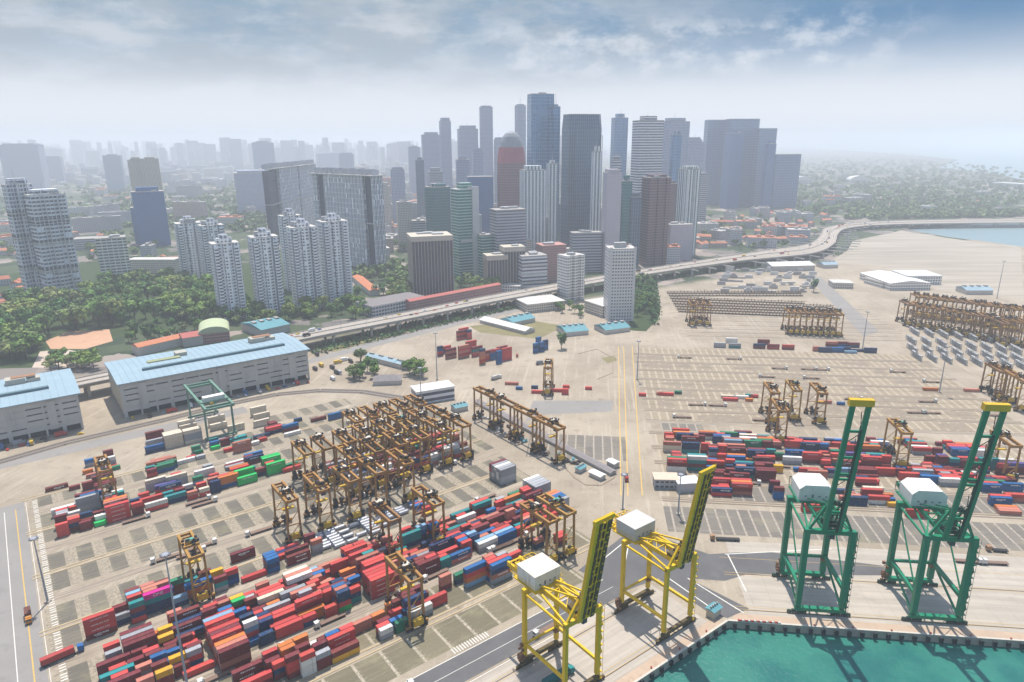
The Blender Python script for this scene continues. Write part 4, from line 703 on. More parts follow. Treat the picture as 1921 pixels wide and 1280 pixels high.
    for k in range(6): x=-hw*.45+k*hw*.18; m.bar((x,hy+hd,hp+1),(x,hy+hd+5.5,hp+1.5),.25); m.bar((x,hy+hd+5.5,hp+1.5),(x,hy+hd+5.5,hp+5.5),.2); m.bar((x,hy+hd,hp+6),(x,hy+hd+5.5,hp+5.5),.2)
    m.bar((-hw*.45,hy+hd+5.5,hp+5.5),(hw*.45,hy+hd+5.5,hp+5.5),.3); m.build('hoist_gear',paint if not gable else dark,T)
    # trolley with operator cab, parked under the girders near the hinge
    tr=MB().box((0,3,hp+2.6),(6.4,5,1.4)).box((1,3,hp+3.8),(2.5,3,1.4)).build('trolley',dark,T)
    MB().box((1.2,1.2,hp-2.6),(2.2,2.6,2.6)).build('operator_cab',mt('cab_glass',(.05,.07,.08),.2,.2,1),tr)
    m=MB()
    for k in range(7): m.tube((rnd.uniform(-2.4,2.4),rnd.uniform(1,5),hp+1),(rnd.uniform(-2.4,2.4),rnd.uniform(-3,0),hp+ap*rnd.uniform(.6,1)),.12,5)
    m.build('hoist_rope',dark,tr)
    # stair tower and power box on one leg, floodlight clutter
    m=MB(); x=a+lw*.5+.7
    for k in range(int(hp/3.2)): z=2+k*3.2; m.box((x,0,z),(1.3,1.8,.12)); m.bar((x,-.8+1.6*(k%2),z),(x,.8-1.6*(k%2),z+3.2),.5,.12)
    for y in (-.9,.9): m.bar((x+.6,y,1),(x+.6,y,hp),.12)
    m.build('stair_tower',paint if not gable else mt('stair_green',(.02,.14,.08),.6,.2,1),T)
    m=MB().box((-a-1.5,g+.5,5.0),(2.2,2.4,2.6)).box((a-.2,g-.2,hp*.27),(2.6,2.2,1.6)).box((-a,g+1.1,3.0),(4.5,.8,1.0))
    for k in range(10): m.box((-a-1.5+rnd.uniform(-1.2,1.2),g+rnd.uniform(-1.6,1.6),2+rnd.uniform(0,9)),(rnd.uniform(.3,1.3),rnd.uniform(.3,1.3),rnd.uniform(.3,1.5)))
    m.build('power_box',mt('rusty_gear',(.20,.10,.06),.8,.35,.6),T)
    return T
YP=pm('crane_yellow',(.70,.45,.010),.5,.12,.3,dirt=(.45,.25,.03),dsc=.5,streak=True); YD=pm('dark_gear_brown',(.085,.06,.03),.75,.5,.5,dirt=(.50,.37,.03),dsc=1.1)
GP=pm('crane_green',(.005,.195,.10),.45,.14,.3,dirt=(.12,.22,.12),dsc=.35,streak=True); GD=pm('dark_green_gear',(.02,.05,.04),.7,.5,.6,dirt=(.10,.09,.06),dsc=.6)
HW=pm('house_white',(.68,.67,.63),.6,.1,.3,dirt=(.36,.27,.18),dsc=.5,streak=True); HR=pm('stained_house_roof',(.62,.57,.50),.7,.25,.3,dirt=(.30,.19,.11),dsc=.8); HG=pm('house_grey',(.47,.47,.46),.6,.1,.3,dirt=(.33,.31,.28),dsc=.4)
TY=pm('tip_yellow',(.62,.38,.02),.5,.2,.6)
for k in ('rusty',): pass
sts(LF,153.8,160.2,8.6,25,36,1.6,45,9.5,YP,YD,HW,'yellow quay crane with stained white machinery house nearest the left container stacks',YP,roofm=HR)
sts(LF,211.2,160.2,8.9,25,36,1.6,46,9.5,YP,YD,HG,'yellow quay crane with grey machinery house at the bend of the quay',YP,roofm=mt('grey_house_roof',(.50,.48,.46),.7,.15,.3))
for u,l in ((109.3,'green quay crane with raised boom, nearer the yellow cranes'),(159.5,'green quay crane with raised boom, farther along the straight quay')):
    sts(RF,u,280.3,9.7,27.6,43.5,2.35,65,14,GP,GD,HW,l,TY,lean=.17,hw=15.5,hd=13,hh=8,hy=22,gable=True)
# ================================================================ YARD CRANES
OP=pm('yard_crane_ochre',(.33,.17,.048),.6,.3,.3,dirt=(.20,.09,.04),dsc=.5,streak=True); OY=pm('engine_yellow',(.55,.34,.03),.55,.2,.5); BLK_=mt('dark_machinery',(.035,.032,.035),.7,.4,1); ROOFB=mt('cabin_roof_pale',(.55,.50,.42),.6,.2,.5); TEALR=mt('teal_canopy',(.10,.32,.26),.6,.2,.5)
def rtg(span=21.0,h=25.0,wb=7.2,paint=OP,name='yard_crane',tp=.36,cano=None):
    T=empty(name,(0,0,0))
    for k,y in enumerate((0,span)):
        MB().box((0,y,2.3),(wb+4,1.1,1.1)).build('sill_beam',paint,T)
        for x in (-wb/2,wb/2): MB().bar((x,y,2.8),(x*.88,y,h),1.0,.9).build('leg',paint,T)
        MB().bar((-wb*.46,y,h*.42),(wb*.46,y,h*.42),.5).build('tie_beam',paint,T); MB().bar((-wb*.43,y,h-.6),(wb*.43,y,h-.6),.8).build('tie_beam',paint,T)
        for z0,z1 in ((3,h*.4),(h*.43,h*.72)): MB().bar((-wb*.46,y,z0),(wb*.44,y,z1),.32).build('brace',paint,T)
        for x in (-wb/2-1,-wb/2+.9,wb/2-.9,wb/2+1):
            MB().tube((x,y-.5,.85),(x,y+.5,.85),.85,12).build('wheel',BLK_,T)
        m=MB()
        for q in range(11): m.box((rnd.uniform(-wb/2-1,wb/2+1),y+rnd.uniform(-1,1),rnd.uniform(1.6,5.5)),(rnd.uniform(.8,2.6),rnd.uniform(.8,2.2),rnd.uniform(.8,2.4)))
        m.build('drive_gear',BLK_,T)
    MB().box((0,-1.3,4.3),(4.6,2.0,3.0)).build('engine_house',OY,T)
    for x in (-2.9,2.9): MB().box((x,span/2,h+.5),(1.2,span+3.4,1.9)).build('girder',paint,T)
    for y in (-1.2,span+1.2): MB().box((0,y,h+.5),(5.4,.7,1.2)).build('end_tie',paint,T)
    tr=MB().box((0,span*tp,h+1.9),(6.8,4.6,1.1)).box((0,span*tp+.4,h+3.2),(4.0,3.0,1.6)).build('trolley',paint,T)
    m=MB()
    for q in range(18): m.box((rnd.uniform(-3.4,3.4),span*tp+rnd.uniform(-2,2),h+2.4+rnd.uniform(0,2.2)),(rnd.uniform(.4,1.6),rnd.uniform(.4,1.6),rnd.uniform(.4,1.4)))
    m.build('hoist_drum',BLK_,tr)
    MB().box((0,span*tp-2.6,h-2),(2.2,2.2,2.6)).build('operator_cab',mt('cab_glass',(.05,.07,.08)),tr)
    MB().box((0,span*tp+.4,h+4.1),(3.6,2.8,.16)).build('trolley_roof',cano or ROOFB,tr)
    m=MB()
    for x in (-2.4,2.4): m.tube((x,span*tp,h-7.5),(x,span*tp,h+1),.07,5)
    m.box((0,span*tp,h-8),(6.4,2.2,.6)); m.build('spreader',OY,T)
    index(T); return T
RTGS=[rtg(),rtg(tp=.62),rtg(tp=.2,cano=mt('trolley_roof_rust',(.36,.22,.12),.7,.3,.5)),rtg(tp=.75,paint=pm('yard_crane_brown',(.26,.135,.05),.65,.3,.3,dirt=(.16,.08,.04),dsc=.5,streak=True)),rtg(tp=.45,cano=TEALR,paint=pm('yard_crane_amber',(.36,.20,.05),.6,.3,.3,dirt=(.24,.11,.04),dsc=.5,streak=True))]
RTGA=RTGS[0]; seen_=set(); pr_=random.Random(8)
def put(fr,u,v,label,group,flip=False):
    T=pr_.choices(RTGS,(4,4,4,4,1.2))[0]; o=T if T.name not in seen_ else copy_tree(T); seen_.add(T.name)
    if not flip: o.location=fr.w(u,v); o.rotation_euler=(0,0,fr.a+rnd.uniform(-.012,.012))
    else: o.location=fr.w(u,v+21); o.rotation_euler=(0,0,fr.a+math.pi)
    tag(o,label,'yard crane',group); return o
G1='brown yard cranes crowded together in the left yard'
put(LF,28,435.5,'brown gantry crane standing over white and maroon containers in the far left block','brown yard cranes at work over stacks')
put(LF,49,310.6,'brown gantry crane over the blue and orange containers, nearest the left road','brown yard cranes at work over stacks')
put(LF,121,232.6,'ochre gantry crane over red containers, nearest the camera',"brown yard cranes at work over stacks")
put(LF,137,282.6,'brown gantry crane beside the tall teal container stack','brown yard cranes at work over stacks')
put(LF,163,282.6,'brown gantry crane with blue cabinet, midway along the front stacks','brown yard cranes at work over stacks')
put(LF,200,232.6,'brown gantry crane behind the near yellow quay crane machinery house, left of its twin','brown yard cranes at work over stacks')
put(LF,212,232.8,'brown gantry crane behind the near yellow quay crane machinery house, right of its twin','brown yard cranes at work over stacks')
near_row=[102.5,120,138,155.5,173]
for k,u in enumerate(near_row): put(LF,u+rnd.uniform(-1,1),334.2,f'brown gantry crane parked behind the silver tank containers, {ordn(k)} of its row from the road',G1)
for k,u in enumerate([151+k*16.3 for k in range(6)]): put(LF,u+rnd.uniform(-1,1),360.5,f'brown gantry crane in the middle of the crowded cluster, {ordn(k)} of its row',G1)
for k,u in enumerate([131+k*14.2 for k in range(8)]): put(LF,u+rnd.uniform(-1,1),384,f'brown gantry crane in the third row of the crowded cluster, {ordn(k)} from the green containers',G1)
for k,u in enumerate([178+k*12.5 for k in range(5)]): put(LF,u,412,f'brown gantry crane at the far back of the crowded cluster, {ordn(k)} of its row',G1)
for k,v in enumerate((395,369.5,343.5,318)): put(LF,279.8,v,f'brown gantry crane in the line along the storage shed, {ordn(k)} from the white office','brown yard cranes lined up beside the track',flip=False)
G3='brown yard cranes standing on the right hand runways'
for k,(px,py) in enumerate(((1448,795),(1489,790),(1536,796),(1463,832))): u,v=RF.l(P(px,py)); put(RF,u,v,f'brown gantry crane above the container stacks behind the left green crane, {ordn(k)} of four',G3)
u,v=RF.l(P(1690,878)); put(RF,u,v,'brown gantry crane among containers between the two green quay cranes',G3)
for k,(px,py) in enumerate(((1298,612),(1312,610),(1326,612))): u,v=RF.l(P(px,py)); put(RF,u,v,f'brown gantry crane beside the green park strip, {ordn(k)} of three',G3)
for k in range(9): u,v=RF.l(P(1482+k*11.2,628+k*.5)); put(RF,u,v,f'brown gantry crane in the even row behind blue containers, {ordn(k)} from the left',G3)
for k in range(13): u,v=RF.l(P(1702+k*18.5,612+k*3.4)); put(RF,u,v,f'brown gantry crane in the front of the dense far cluster, {ordn(k)} from the left',G3)
for k in range(12): u,v=RF.l(P(1722+k*18,596+k*2.6)); put(RF,u,v,f'brown gantry crane in the rear of the dense far cluster, {ordn(k)} from the left',G3)
for k,(px,py) in enumerate(((1872,752),(1893,758),(1914,772),(1878,652),(1890,905))): u,v=RF.l(P(px,py)); put(RF,u,v,('brown gantry crane at the right edge beyond the green crane, first of three','brown gantry crane at the right edge beyond the green crane, second of three','brown gantry crane at the right edge beyond the green crane, third of three','brown gantry crane over the grey racks near the right edge','brown gantry crane over teal stacks behind the right boom')[k],G3)
o=copy_tree(RTGA); o.location=P(1027,742); o.rotation_euler=(0,0,RF.a); tag(o,'brown gantry crane standing alone in the depot with red containers','yard crane','brown yard cranes standing on the right hand runways')
# green rail mounted gantry over the railway sidings
GG=pm('rail_crane_green',(.13,.25,.19),.6,.2,.3,dirt=(.22,.20,.15),dsc=.5)
T=empty('rail_gantry',LF.w(108.5,503),LF.a,label='pale green rail gantry crane straddling the siding in front of the warehouse',cat='gantry crane')
for y in (0,52):
    MB().box((0,y,1.6),(23,1.4,1.4)).build('sill_beam',GG,T)
    for x in (-9.5,9.5): MB().bar((x,y,2),(x,y,25),1.5,1.2).build('leg',GG,T)
    m=MB()
    for x in (-10.5,-8.2,8.2,10.5): m.tube((x,y-.4,.5),(x,y+.4,.5),.5,10)
    m.build('wheel',BLK_,T)
for x in (-9.5,9.5): MB().box((x,26,26),(1.6,66,2.2)).build('girder',GG,T)
for y in (-5.5,0,52,58): MB().box((0,y,25.6),(17.4,1.2,1.6)).build('cross_beam',GG,T)
tr=MB().box((0,9,27.4),(19.5,7,.9)).build('trolley',GG,T); MB().box((0,9.3,29.2),(15,5,2.7)).build('machinery_house',HW,tr); MB().box((4,5,23),(2.4,2.4,2.6)).build('operator_cab',mt('cab_glass',(.05,.07,.08)),tr)
# ================================================================ BUILDINGS
def T_(px,py,z): return P(px,py,z)
OCC=[]   # footprints already taken (x,y,r)
ROOFG=mt('roof_grey',(.36,.34,.32),.85,.25,.1,dirt=(.22,.21,.20),dsc=.1); ROOFW=mt('roof_pale',(.52,.50,.47),.8,.2,.1); PLANT=mt('plant_grey',(.40,.40,.40),.7,.25,.2)
FA={}
def fac(k,*a,**kw):
    if k not in FA: FA[k]=facade(k,*a,**kw)
    return FA[k]
def rect(w,d): return [(-w/2,-d/2),(w/2,-d/2),(w/2,d/2),(-w/2,d/2)]
def oct_(w,d,c=.2):
    a,b=w/2,d/2; e=min(w,d)*c; return [(-a+e,-b),(a-e,-b),(a,-b+e),(a,b-e),(a-e,b),(-a+e,b),(-a,b-e),(-a,-b+e)]
def notch(w,d,n=2,dep=2.5):
    # slab plan with vertical recesses on the long faces
    pts=[]; st=w/(2*n+1)
    for i in range(2*n+1):
        x0=-w/2+i*st; y=-d/2+(dep if i%2 else 0); pts+=[(x0,y),(x0+st,y)]
    for i in range(2*n,-1,-1):
        x0=-w/2+i*st; y=d/2-(dep if i%2 else 0); pts+=[(x0+st,y),(x0,y)]
    return pts
def rnd_(w,d,n=20): return [(w/2*math.cos(6.2832*i/n),d/2*math.sin(6.2832*i/n)) for i in range(n)]
def inset(p,k): return [(x*k,y*k) for x,y in p]
def tower(label,xl,xr,yb,yt,mat,ang=20,dw=.8,plan='rect',crown=1,roof=None,name='office_tower',cat='tower',top=1.0,pod=None,group=None,band=None):
    xc=(xl+xr)/2; B=P(xc,yb); h=max(6,hgt(xc,yb,yt)); dep=proj(Vector((B.x,B.y,h*.5)))[2]; Wd=(xr-xl)*dep/FPX
    rel=R_(ang)+math.atan2(B.x,B.y); w=Wd/(abs(math.cos(rel))+dw*abs(math.sin(rel))); d=dw*w
    vd=Vector((B.x,B.y,0)).normalized(); c=B+vd*(d*abs(math.cos(rel))+w*abs(math.sin(rel)))/2
    poly={'rect':rect,'oct':oct_,'notch':notch,'round':rnd_}[plan](w,d)
    T=empty(name,(c.x,c.y,0),R_(ang),label=label,cat=cat,group=group); OCC.append((c.x,c.y,max(w,d)*.62))
    MB().prism(poly,0,h*(1 if top==1 else .9)-.6).build('wall',mat,T)
    if top!=1: MB().prism(inset(poly,.999),h*.9-.6,h-.6,top=inset(poly,top)).build('wall',mat,T)
    r=MB().prism(inset(poly,1.012*top),h-.6,h+.5).build('roof',roof or ROOFG,T)
    m=MB(); q=random.Random(int(xl*7+yt))
    if crown:
        for k in range(2+crown): m.box((q.uniform(-.25,.25)*w*top,q.uniform(-.25,.25)*d*top,h+.5+1.4*crown),(w*q.uniform(.12,.32),d*q.uniform(.15,.35),2.8*crown+q.uniform(0,1)))
        m.build('plant_room',PLANT,r)
    if crown and h>110 and top==1:
        q2=q.choice((.55,.7,.8)); MB().prism(inset(poly,q2),h+.5,h+q.uniform(4,10)).build('setback_crown',mat,r); MB().tube((q.uniform(-3,3),0,h+4),(q.uniform(-3,3),0,h+q.uniform(12,26)),.5,6,.15).build('mast',PLANT,r)
    if band:
        for f in band: MB().prism(inset(poly,1.02),h*f,h*f+2.2).build('ledge',roof or ROOFW,T)
    if pod: MB().prism(rect(w*pod[0],d*pod[1]),0,pod[2]).build('podium',pod[3],T)
    return T,c,w,d,h
# facade kinds
CONDO=fac('condo_facade',(.86,.86,.87),(.05,.055,.07),3.9,4.4,.50,.46,gr=.3,blank=.08,stripe=(15.5,.14,(.36,.38,.44)))
CONDB=fac('condo_blue_facade',(.78,.79,.83),(.02,.035,.07),5.4,10.5,.9,.5,gr=.2,blank=.04)
SLAB=fac('slab_facade',(.72,.70,.65),(.05,.055,.07),4.4,7,.84,.48,stripe=(14,.1,(.58,.56,.52)))
NAVY=fac('navy_glass',(.015,.085,.24),(.02,.12,.33),3.6,1.8,.86,.86,gr=.2,var=.35)
PINN=fac('pinnacle_facade',(.88,.88,.89),(.10,.11,.16),8.4,3.1,.55,.93,gr=.4,var=.9,blank=.06,stripe=(9.3,.14,(.34,.36,.44)))
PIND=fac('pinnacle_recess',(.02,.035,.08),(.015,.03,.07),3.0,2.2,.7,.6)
BRONZ=fac('bronze_glass',(.03,.03,.05),(.045,.045,.08),3.7,1.6,.8,.7,metal=.2,gr=.12,var=.6)
GREEN=fac('green_glass',(.03,.15,.17),(.015,.13,.15),5.2,4.0,.86,.76,metal=.2,gr=.15,var=.5)
GREEN2=fac('green_band_glass',(.34,.48,.44),(.02,.17,.14),4.6,9,1.0,.66,metal=.2,gr=.15,var=.5)
BLUG=fac('blue_grey_glass',(.14,.27,.42),(.06,.19,.36),6.5,4.2,.82,.8,metal=.2,gr=.15,var=.6,stripe=(11,.12,(.06,.09,.14)))
DARKG=fac('dark_slate_glass',(.07,.135,.21),(.035,.10,.18),6.5,4.4,.66,.84,metal=.2,gr=.15,var=.7,stripe=(8,.2,(.09,.11,.15)))
BRED=fac('red_brown_facade',(.27,.085,.11),(.07,.04,.055),5.4,4.4,.6,.6,gr=.2,var=.6)
PURP=fac('plum_facade',(.17,.085,.10),(.06,.04,.06),4.6,4.0,.66,.55,gr=.25,var=.6)
WBAND=fac('white_band_facade',(.74,.74,.76),(.06,.075,.11),5.2,40,1.0,.5,gr=.2,var=.3)
LILAC=fac('lilac_panel_wall',(.50,.45,.50),(.31,.29,.33),3.4,3.0,.4,.35,gr=.5,var=.4)
GBAND=fac('grey_band_facade',(.42,.42,.46),(.08,.09,.13),4.6,30,1.0,.42,gr=.2,var=.4)
WGRID=fac('white_grid_facade',(.76,.745,.71),(.06,.065,.08),4.0,3.8,.58,.48,gr=.2,var=.5)
WGRN=fac('white_green_stripe',(.74,.76,.77),(.05,.13,.14),3.2,6.4,.5,.86,gr=.15,var=.5)
PINK=fac('pink_facade',(.42,.21,.19),(.16,.10,.11),3.5,2.4,.6,.45,var=.5)
BEIGE=fac('beige_tower_facade',(.62,.53,.41),(.20,.18,.17),3.0,3.3,.5,.45,var=.6)
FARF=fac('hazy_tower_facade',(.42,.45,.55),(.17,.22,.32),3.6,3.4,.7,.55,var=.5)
CREAMF=fac('cream_low_facade',(.58,.53,.46),(.14,.13,.13),3.4,3.2,.55,.5,var=.5)
A='apartment_tower'
# left: twin condominium slabs with sky gardens
for lab_,a in (('white and navy twin condominium, rear slab with roof arches at far left',(50,97,553,347)),('white condominium tower with stacked sky garden breaks at far left',(87,152,553,366))):
    T,c,w,d,h=tower(lab_,*a,CONDB if a[0]>60 else fac('twin_blue_facade',(.74,.76,.80),(.015,.06,.14),5.6,9.0,.8,.66,gr=.15,var=.3),ang=52,dw=.6,plan='notch',name=A,band=(.22,.24,.5,.52,.74),roof=ROOFW,cat='apartment tower')
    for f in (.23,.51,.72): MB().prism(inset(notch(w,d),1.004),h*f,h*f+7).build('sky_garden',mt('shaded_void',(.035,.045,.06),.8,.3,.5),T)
    m=MB()
    for k in range(9): m.bar((-w/2+k*w/8,-d/2-.2,0),(-w/2+k*w/8,-d/2-.2,h+3),.7,.9)
    m.build('fin',mt('fin_white',(.62,.63,.66),.6,.1,.5),T)
tower('pale ribbed slab block rising from the trees at left',198,248,540,447,SLAB,ang=30,dw=.7,name=A,cat='apartment tower')
tower('dark blue glass tower with flat top behind the pale slab block',264,319,462,360,NAVY,ang=30,dw=.6,top=1)
tower('lower step of dark blue glass beside the taller dark blue tower',256,280,458,390,NAVY,ang=30,dw=.9,crown=0)
tower('beige twin topped apartment tower hidden behind the dark blue tower, left one',259,286,420,301,BEIGE,ang=25,dw=.8,name=A,cat='apartment tower')
tower('beige twin topped apartment tower hidden behind the dark blue tower, right one',283,314,420,298,BEIGE,ang=25,dw=.8,name=A,cat='apartment tower')
# white condominium cluster
for i,(a,ex) in enumerate((((344,392,535,420),'leftmost, behind the park trees'),((388,433,541,424),'second from left, behind the park trees'),((411,464,600,458),'short front one nearest the park'),((481,536,592,446),'front one in the middle beside a pale gap'),((551,607,582,428),'tall front one right of the middle'),((606,664,570,417),'rightmost, beside the red roofs'),((535,577,545,406),'rearmost, peeping over its neighbours'))):
    T,c,w,d,h=tower(f'white condominium tower with dense window grid, {ex}',*a,CONDO,ang=32,dw=.75,plan='notch',crown=2,roof=ROOFW,name=A,group='white condominium towers by the park',cat='apartment tower')
    MB().prism(inset(rect(w,d),.55),h,h+5.5,uoff=1).build('roof_tier',CONDO,T); MB().prism(inset(rect(w,d),.3),h+5.5,h+10).build('roof_tier',CONDO,T)
    for sx in (-1,1):
        MB().prism([(sx*w*.36-w*.08,-d/2-1.3),(sx*w*.36+w*.08,-d/2-1.3),(sx*w*.36+w*.08,-d/2+.2),(sx*w*.36-w*.08,-d/2+.2)],3,h-4).build('balcony_bay',fac('condo_bay_facade',(.80,.80,.82),(.03,.035,.05),3.9,5.5,.84,.40),T)
        MB().prism([(sx*w/2-.4,-d*.18),(sx*w/2+1.1,-d*.18),(sx*w/2+1.1,d*.18),(sx*w/2-.4,d*.18)][::sx],3,h-6).build('balcony_bay',fac('condo_bay_facade',(.80,.80,.82),(.03,.035,.05)),T)
# pair of very tall linked housing slabs with sky bridges
def linked(label,pts,zt,recess,nmid):
    A_,B_=T_(pts[0],pts[1],zt),T_(pts[2],pts[3],zt); dv=B_-A_; w=math.hypot(dv.x,dv.y); an=math.atan2(dv.y,dv.x); c=(A_+B_)/2; d=20
    nv=Vector((-math.sin(an),math.cos(an),0)); c=c+nv*d/2
    T=empty('housing_block',(c.x,c.y,0),an,label=label,cat='apartment tower',group='linked housing slabs with sky bridges')
    for k in range(4): OCC.append((c.x+(k-1.5)/4*w*math.cos(an),c.y+(k-1.5)/4*w*math.sin(an),w*.14+8))
    x=-w/2; edges=[]
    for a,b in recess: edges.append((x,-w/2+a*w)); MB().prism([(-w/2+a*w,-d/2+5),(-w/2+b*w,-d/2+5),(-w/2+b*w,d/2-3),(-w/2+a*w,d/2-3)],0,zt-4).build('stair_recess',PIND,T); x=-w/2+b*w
    edges.append((x,w/2))
    for a,b in edges:
        if b-a>2: MB().prism([(a,-d/2),(b,-d/2),(b,d/2),(a,d/2)],0,zt,uoff=a+200).build('wall',PINN,T)
    br=MB().box((0,0,zt+.6),(w+7,d+9,1.5)).build('sky_bridge',ROOFW,T); m=MB()
    for k in range(int(w/3.1)): m.box((-w/2+1+k*3.1,rnd.uniform(-d/3,d/3),zt+5),(1.1,d*.5,10+rnd.uniform(-3,3)))
    m.build('roof_fin',mt('fin_grey',(.44,.45,.49),.7,.2,.5),br)
    MB().box((0,-.4,zt*nmid),(w+3,d+3,1.3)).build('sky_bridge',ROOFW,T)
    return T
linked('left hand linked housing slab, behind the white condominiums',(506,318,592,308),156,((0.0,.16),(.55,.58)),.53)
linked('right hand linked housing slab with long bridge, above the red roofs',(584,326,699,331),156,((.08,.20),(.84,.97)),.5)
# bronze office blocks with pale mullions
def mullions(T,w,d,h,n,col,nm='mullion'):
    m=MB()
    for k in range(n+1):
        x=-w/2+k*w/n
        for s in (-1,1): m.box((x,s*(d/2+.25),h/2),(.65,.8,h))
    n2=max(2,int(n*d/w))
    for k in range(1,n2):
        y=-d/2+k*d/n2
        for s in (-1,1): m.box((s*(w/2+.3),y,h/2),(.9,.9,h))
    m.build(nm,col,T)
TAN=mt('tan_concrete',(.50,.45,.37),.8,.15,.2)
for lab_,a,nb in (('bronze glass office block with pale vertical ribs and thick roof rim',(767,853,557,446),13),('bronze ribbed office block, lower front wing beside the white stepped block',(907,953,545,482),7),('bronze ribbed office block, rear wing with water tank roof',(938,985,542,466),7)):
    T,c,w,d,h=tower(lab_,*a,BRONZ,ang=16,dw=.8,name='office_block',cat='office block',roof=TAN,crown=1); mullions(T,w,d,h-4,nb,TAN); MB().prism(rect(w+1.6,d+1.6),h-5.5,h+1.5).build('roof_rim',TAN,T)
tower('dark teal glass office tower, left of the white framed green tower',798,852,480,352,GREEN,ang=35,dw=.8,plan='oct',crown=2)
T,c,w,d,h=tower('green glass tower held in a white wall frame',849,902,520,356,GREEN2,ang=30,dw=.7,crown=1,roof=ROOFW); MB().box((w*.30,-d/2-1.5,(h+4)/2),(w*.30,4,h+4)).build('frame_wall',mt('frame_white',(.58,.57,.56),.7,.1,.2),T); MB().box((-w*.12,-d/2-.6,h*.42),(w*.6,1.6,5)).build('ledge',ROOFW,T)
tower('green glass lower block at the foot of the white framed tower',895,928,520,442,GREEN2,ang=30,dw=.8)
tower('navy office slab with dark framed face behind green glass towers',878,927,455,332,NAVY,ang=8,dw=.5,crown=0)
# rounded red tower
xc=960; B=P(xc,455); h=hgt(xc,455,246); dep=B.length; w=54*dep/FPX
T=empty('office_tower',(B.x,B.y+w*.4,0),.2,label='rounded red brown tower with domed grey top',cat='tower'); OCC.append((B.x,B.y+w*.4,w*.7))
pr=[(0,.96),(.35,.99),(.6,1.0),(.72,.98),(.8,.93),(.86,.85),(.91,.74),(.95,.6),(.98,.42),(1,.15)]
m=MB(); m2=MB(); m3=MB()
for (a,ra),(b_,rb) in zip(pr,pr[1:]): 
    q=m if b_<=.72 else (m2 if b_<=.86 else m3); e=rnd_(w,w*.75,24); o=len(q.v); q.prism(inset(e,ra),h*a,h*b_,cap=b_==1,top=inset(e,rb))
m.build('wall',BRED,T); m2.build('crown_band',fac('red_crown',(.38,.05,.08),(.55,.10,.13),3.6,3,.5,.5),T); m3.build('dome',mt('dome_grey',(.30,.31,.33),.6,.15,.2),T)
tower('tall blue grey glass tower, highest in the skyline',987,1038,470,176,BLUG,ang=14,dw=.7,crown=1,top=.97)
tower('dark shoulder tower just behind the highest glass tower',1030,1048,470,200,BLUG,ang=14,dw=1)
T,c,w,d,h=tower('massive dark slate tower with slanted ribbed crown',1044,1128,484,214,DARKG,ang=22,dw=.7,crown=0,top=.93,plan='oct'); mullions(T,w*.93,d*.93,h*.86,12,mt('slate_rib',(.07,.085,.11),.5,.2,.3),'rib')
tower('white apartment tower pair in front of the red rounded tower, wide left one',974,1023,497,320,WGRN,ang=18,dw=.6,name=A,cat='apartment tower')
tower('narrow white apartment tower between two big glass towers',1023,1045,490,308,WGRN,ang=18,dw=.8,name=A,cat='apartment tower')
tower('wide grey office block below the red rounded tower',919,988,520,395,GBAND,ang=22,dw=.6,name='office_block',cat='office block')
tower('grey banded slab block in front of the dark slate tower',1067,1128,512,438,GBAND,ang=8,dw=.4,name='office_block',cat='office block')
tower('blank lilac grey slender tower beside the dark slate tower',1125,1160,512,325,LILAC,ang=10,dw=1.0)
tower('blue glass tower with narrow face above the lilac tower',1140,1171,420,221,BLUG,ang=12,dw=.8)
tower('slim teal tower between the lilac tower and the white banded tower',1158,1180,500,340,GREEN,ang=12,dw=.9)
tower('white banded office tower with antenna roof',1176,1234,460,226,WBAND,ang=16,dw=.7,crown=2)
tower('grey tower stepping down behind the white banded tower, nearer',1228,1282,430,228,FARF,ang=16,dw=.6,crown=1)
tower('grey lower tower stepping down behind the white banded tower, farther',1278,1306,420,262,FARF,ang=16,dw=.8)
T,c,w,d,h=tower('plum brown apartment tower with dark window grid beside the viaduct',1196,1250,500,334,PURP,ang=18,dw=.75,name=A,plan='notch',cat='apartment tower')
tower('second plum brown tower partly hidden behind the first',1238,1264,470,345,PURP,ang=18,dw=.8,name=A,cat='apartment tower')
tower('slender pale tower rising behind the plum brown towers',1224,1244,440,305,FARF,ang=10,dw=.9)
tower('white and green striped apartment tower right of the plum tower',1262,1304,480,318,WGRN,ang=18,dw=.8,plan='notch',name=A,crown=2,cat='apartment tower')
tower('grey flat fronted block with dark sign marks beside the viaduct',1244,1297,490,423,LILAC,ang=10,dw=.6,name='office_block',cat='office block')
tower('thin dark tower left of the plum brown tower',1172,1198,500,370,DARKG,ang=15,dw=.8)
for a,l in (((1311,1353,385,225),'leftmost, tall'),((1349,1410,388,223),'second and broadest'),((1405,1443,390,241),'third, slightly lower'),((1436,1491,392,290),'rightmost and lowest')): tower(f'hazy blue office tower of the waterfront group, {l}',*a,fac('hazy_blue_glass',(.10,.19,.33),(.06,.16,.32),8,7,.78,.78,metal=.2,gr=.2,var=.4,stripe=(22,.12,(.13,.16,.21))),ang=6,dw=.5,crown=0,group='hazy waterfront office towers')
for a,l in (((829,851,400,227),'slim with pale cap'),((902,927,400,201),'tallest, with notched top'),((861,900,400,242),'broad and flat topped'),((795,832,395,253),'broad, beside the slim one'),((966,987,400,198),'narrow, peeping over the red tower'),((769,792,370,276),'dark, left of the group'),((928,945,400,262),'short, left of the red tower')): tower(f'pale hazy tower in the far business district, {l}',*a,FARF,ang=rnd.uniform(0,30),dw=.7,group='hazy far business towers')
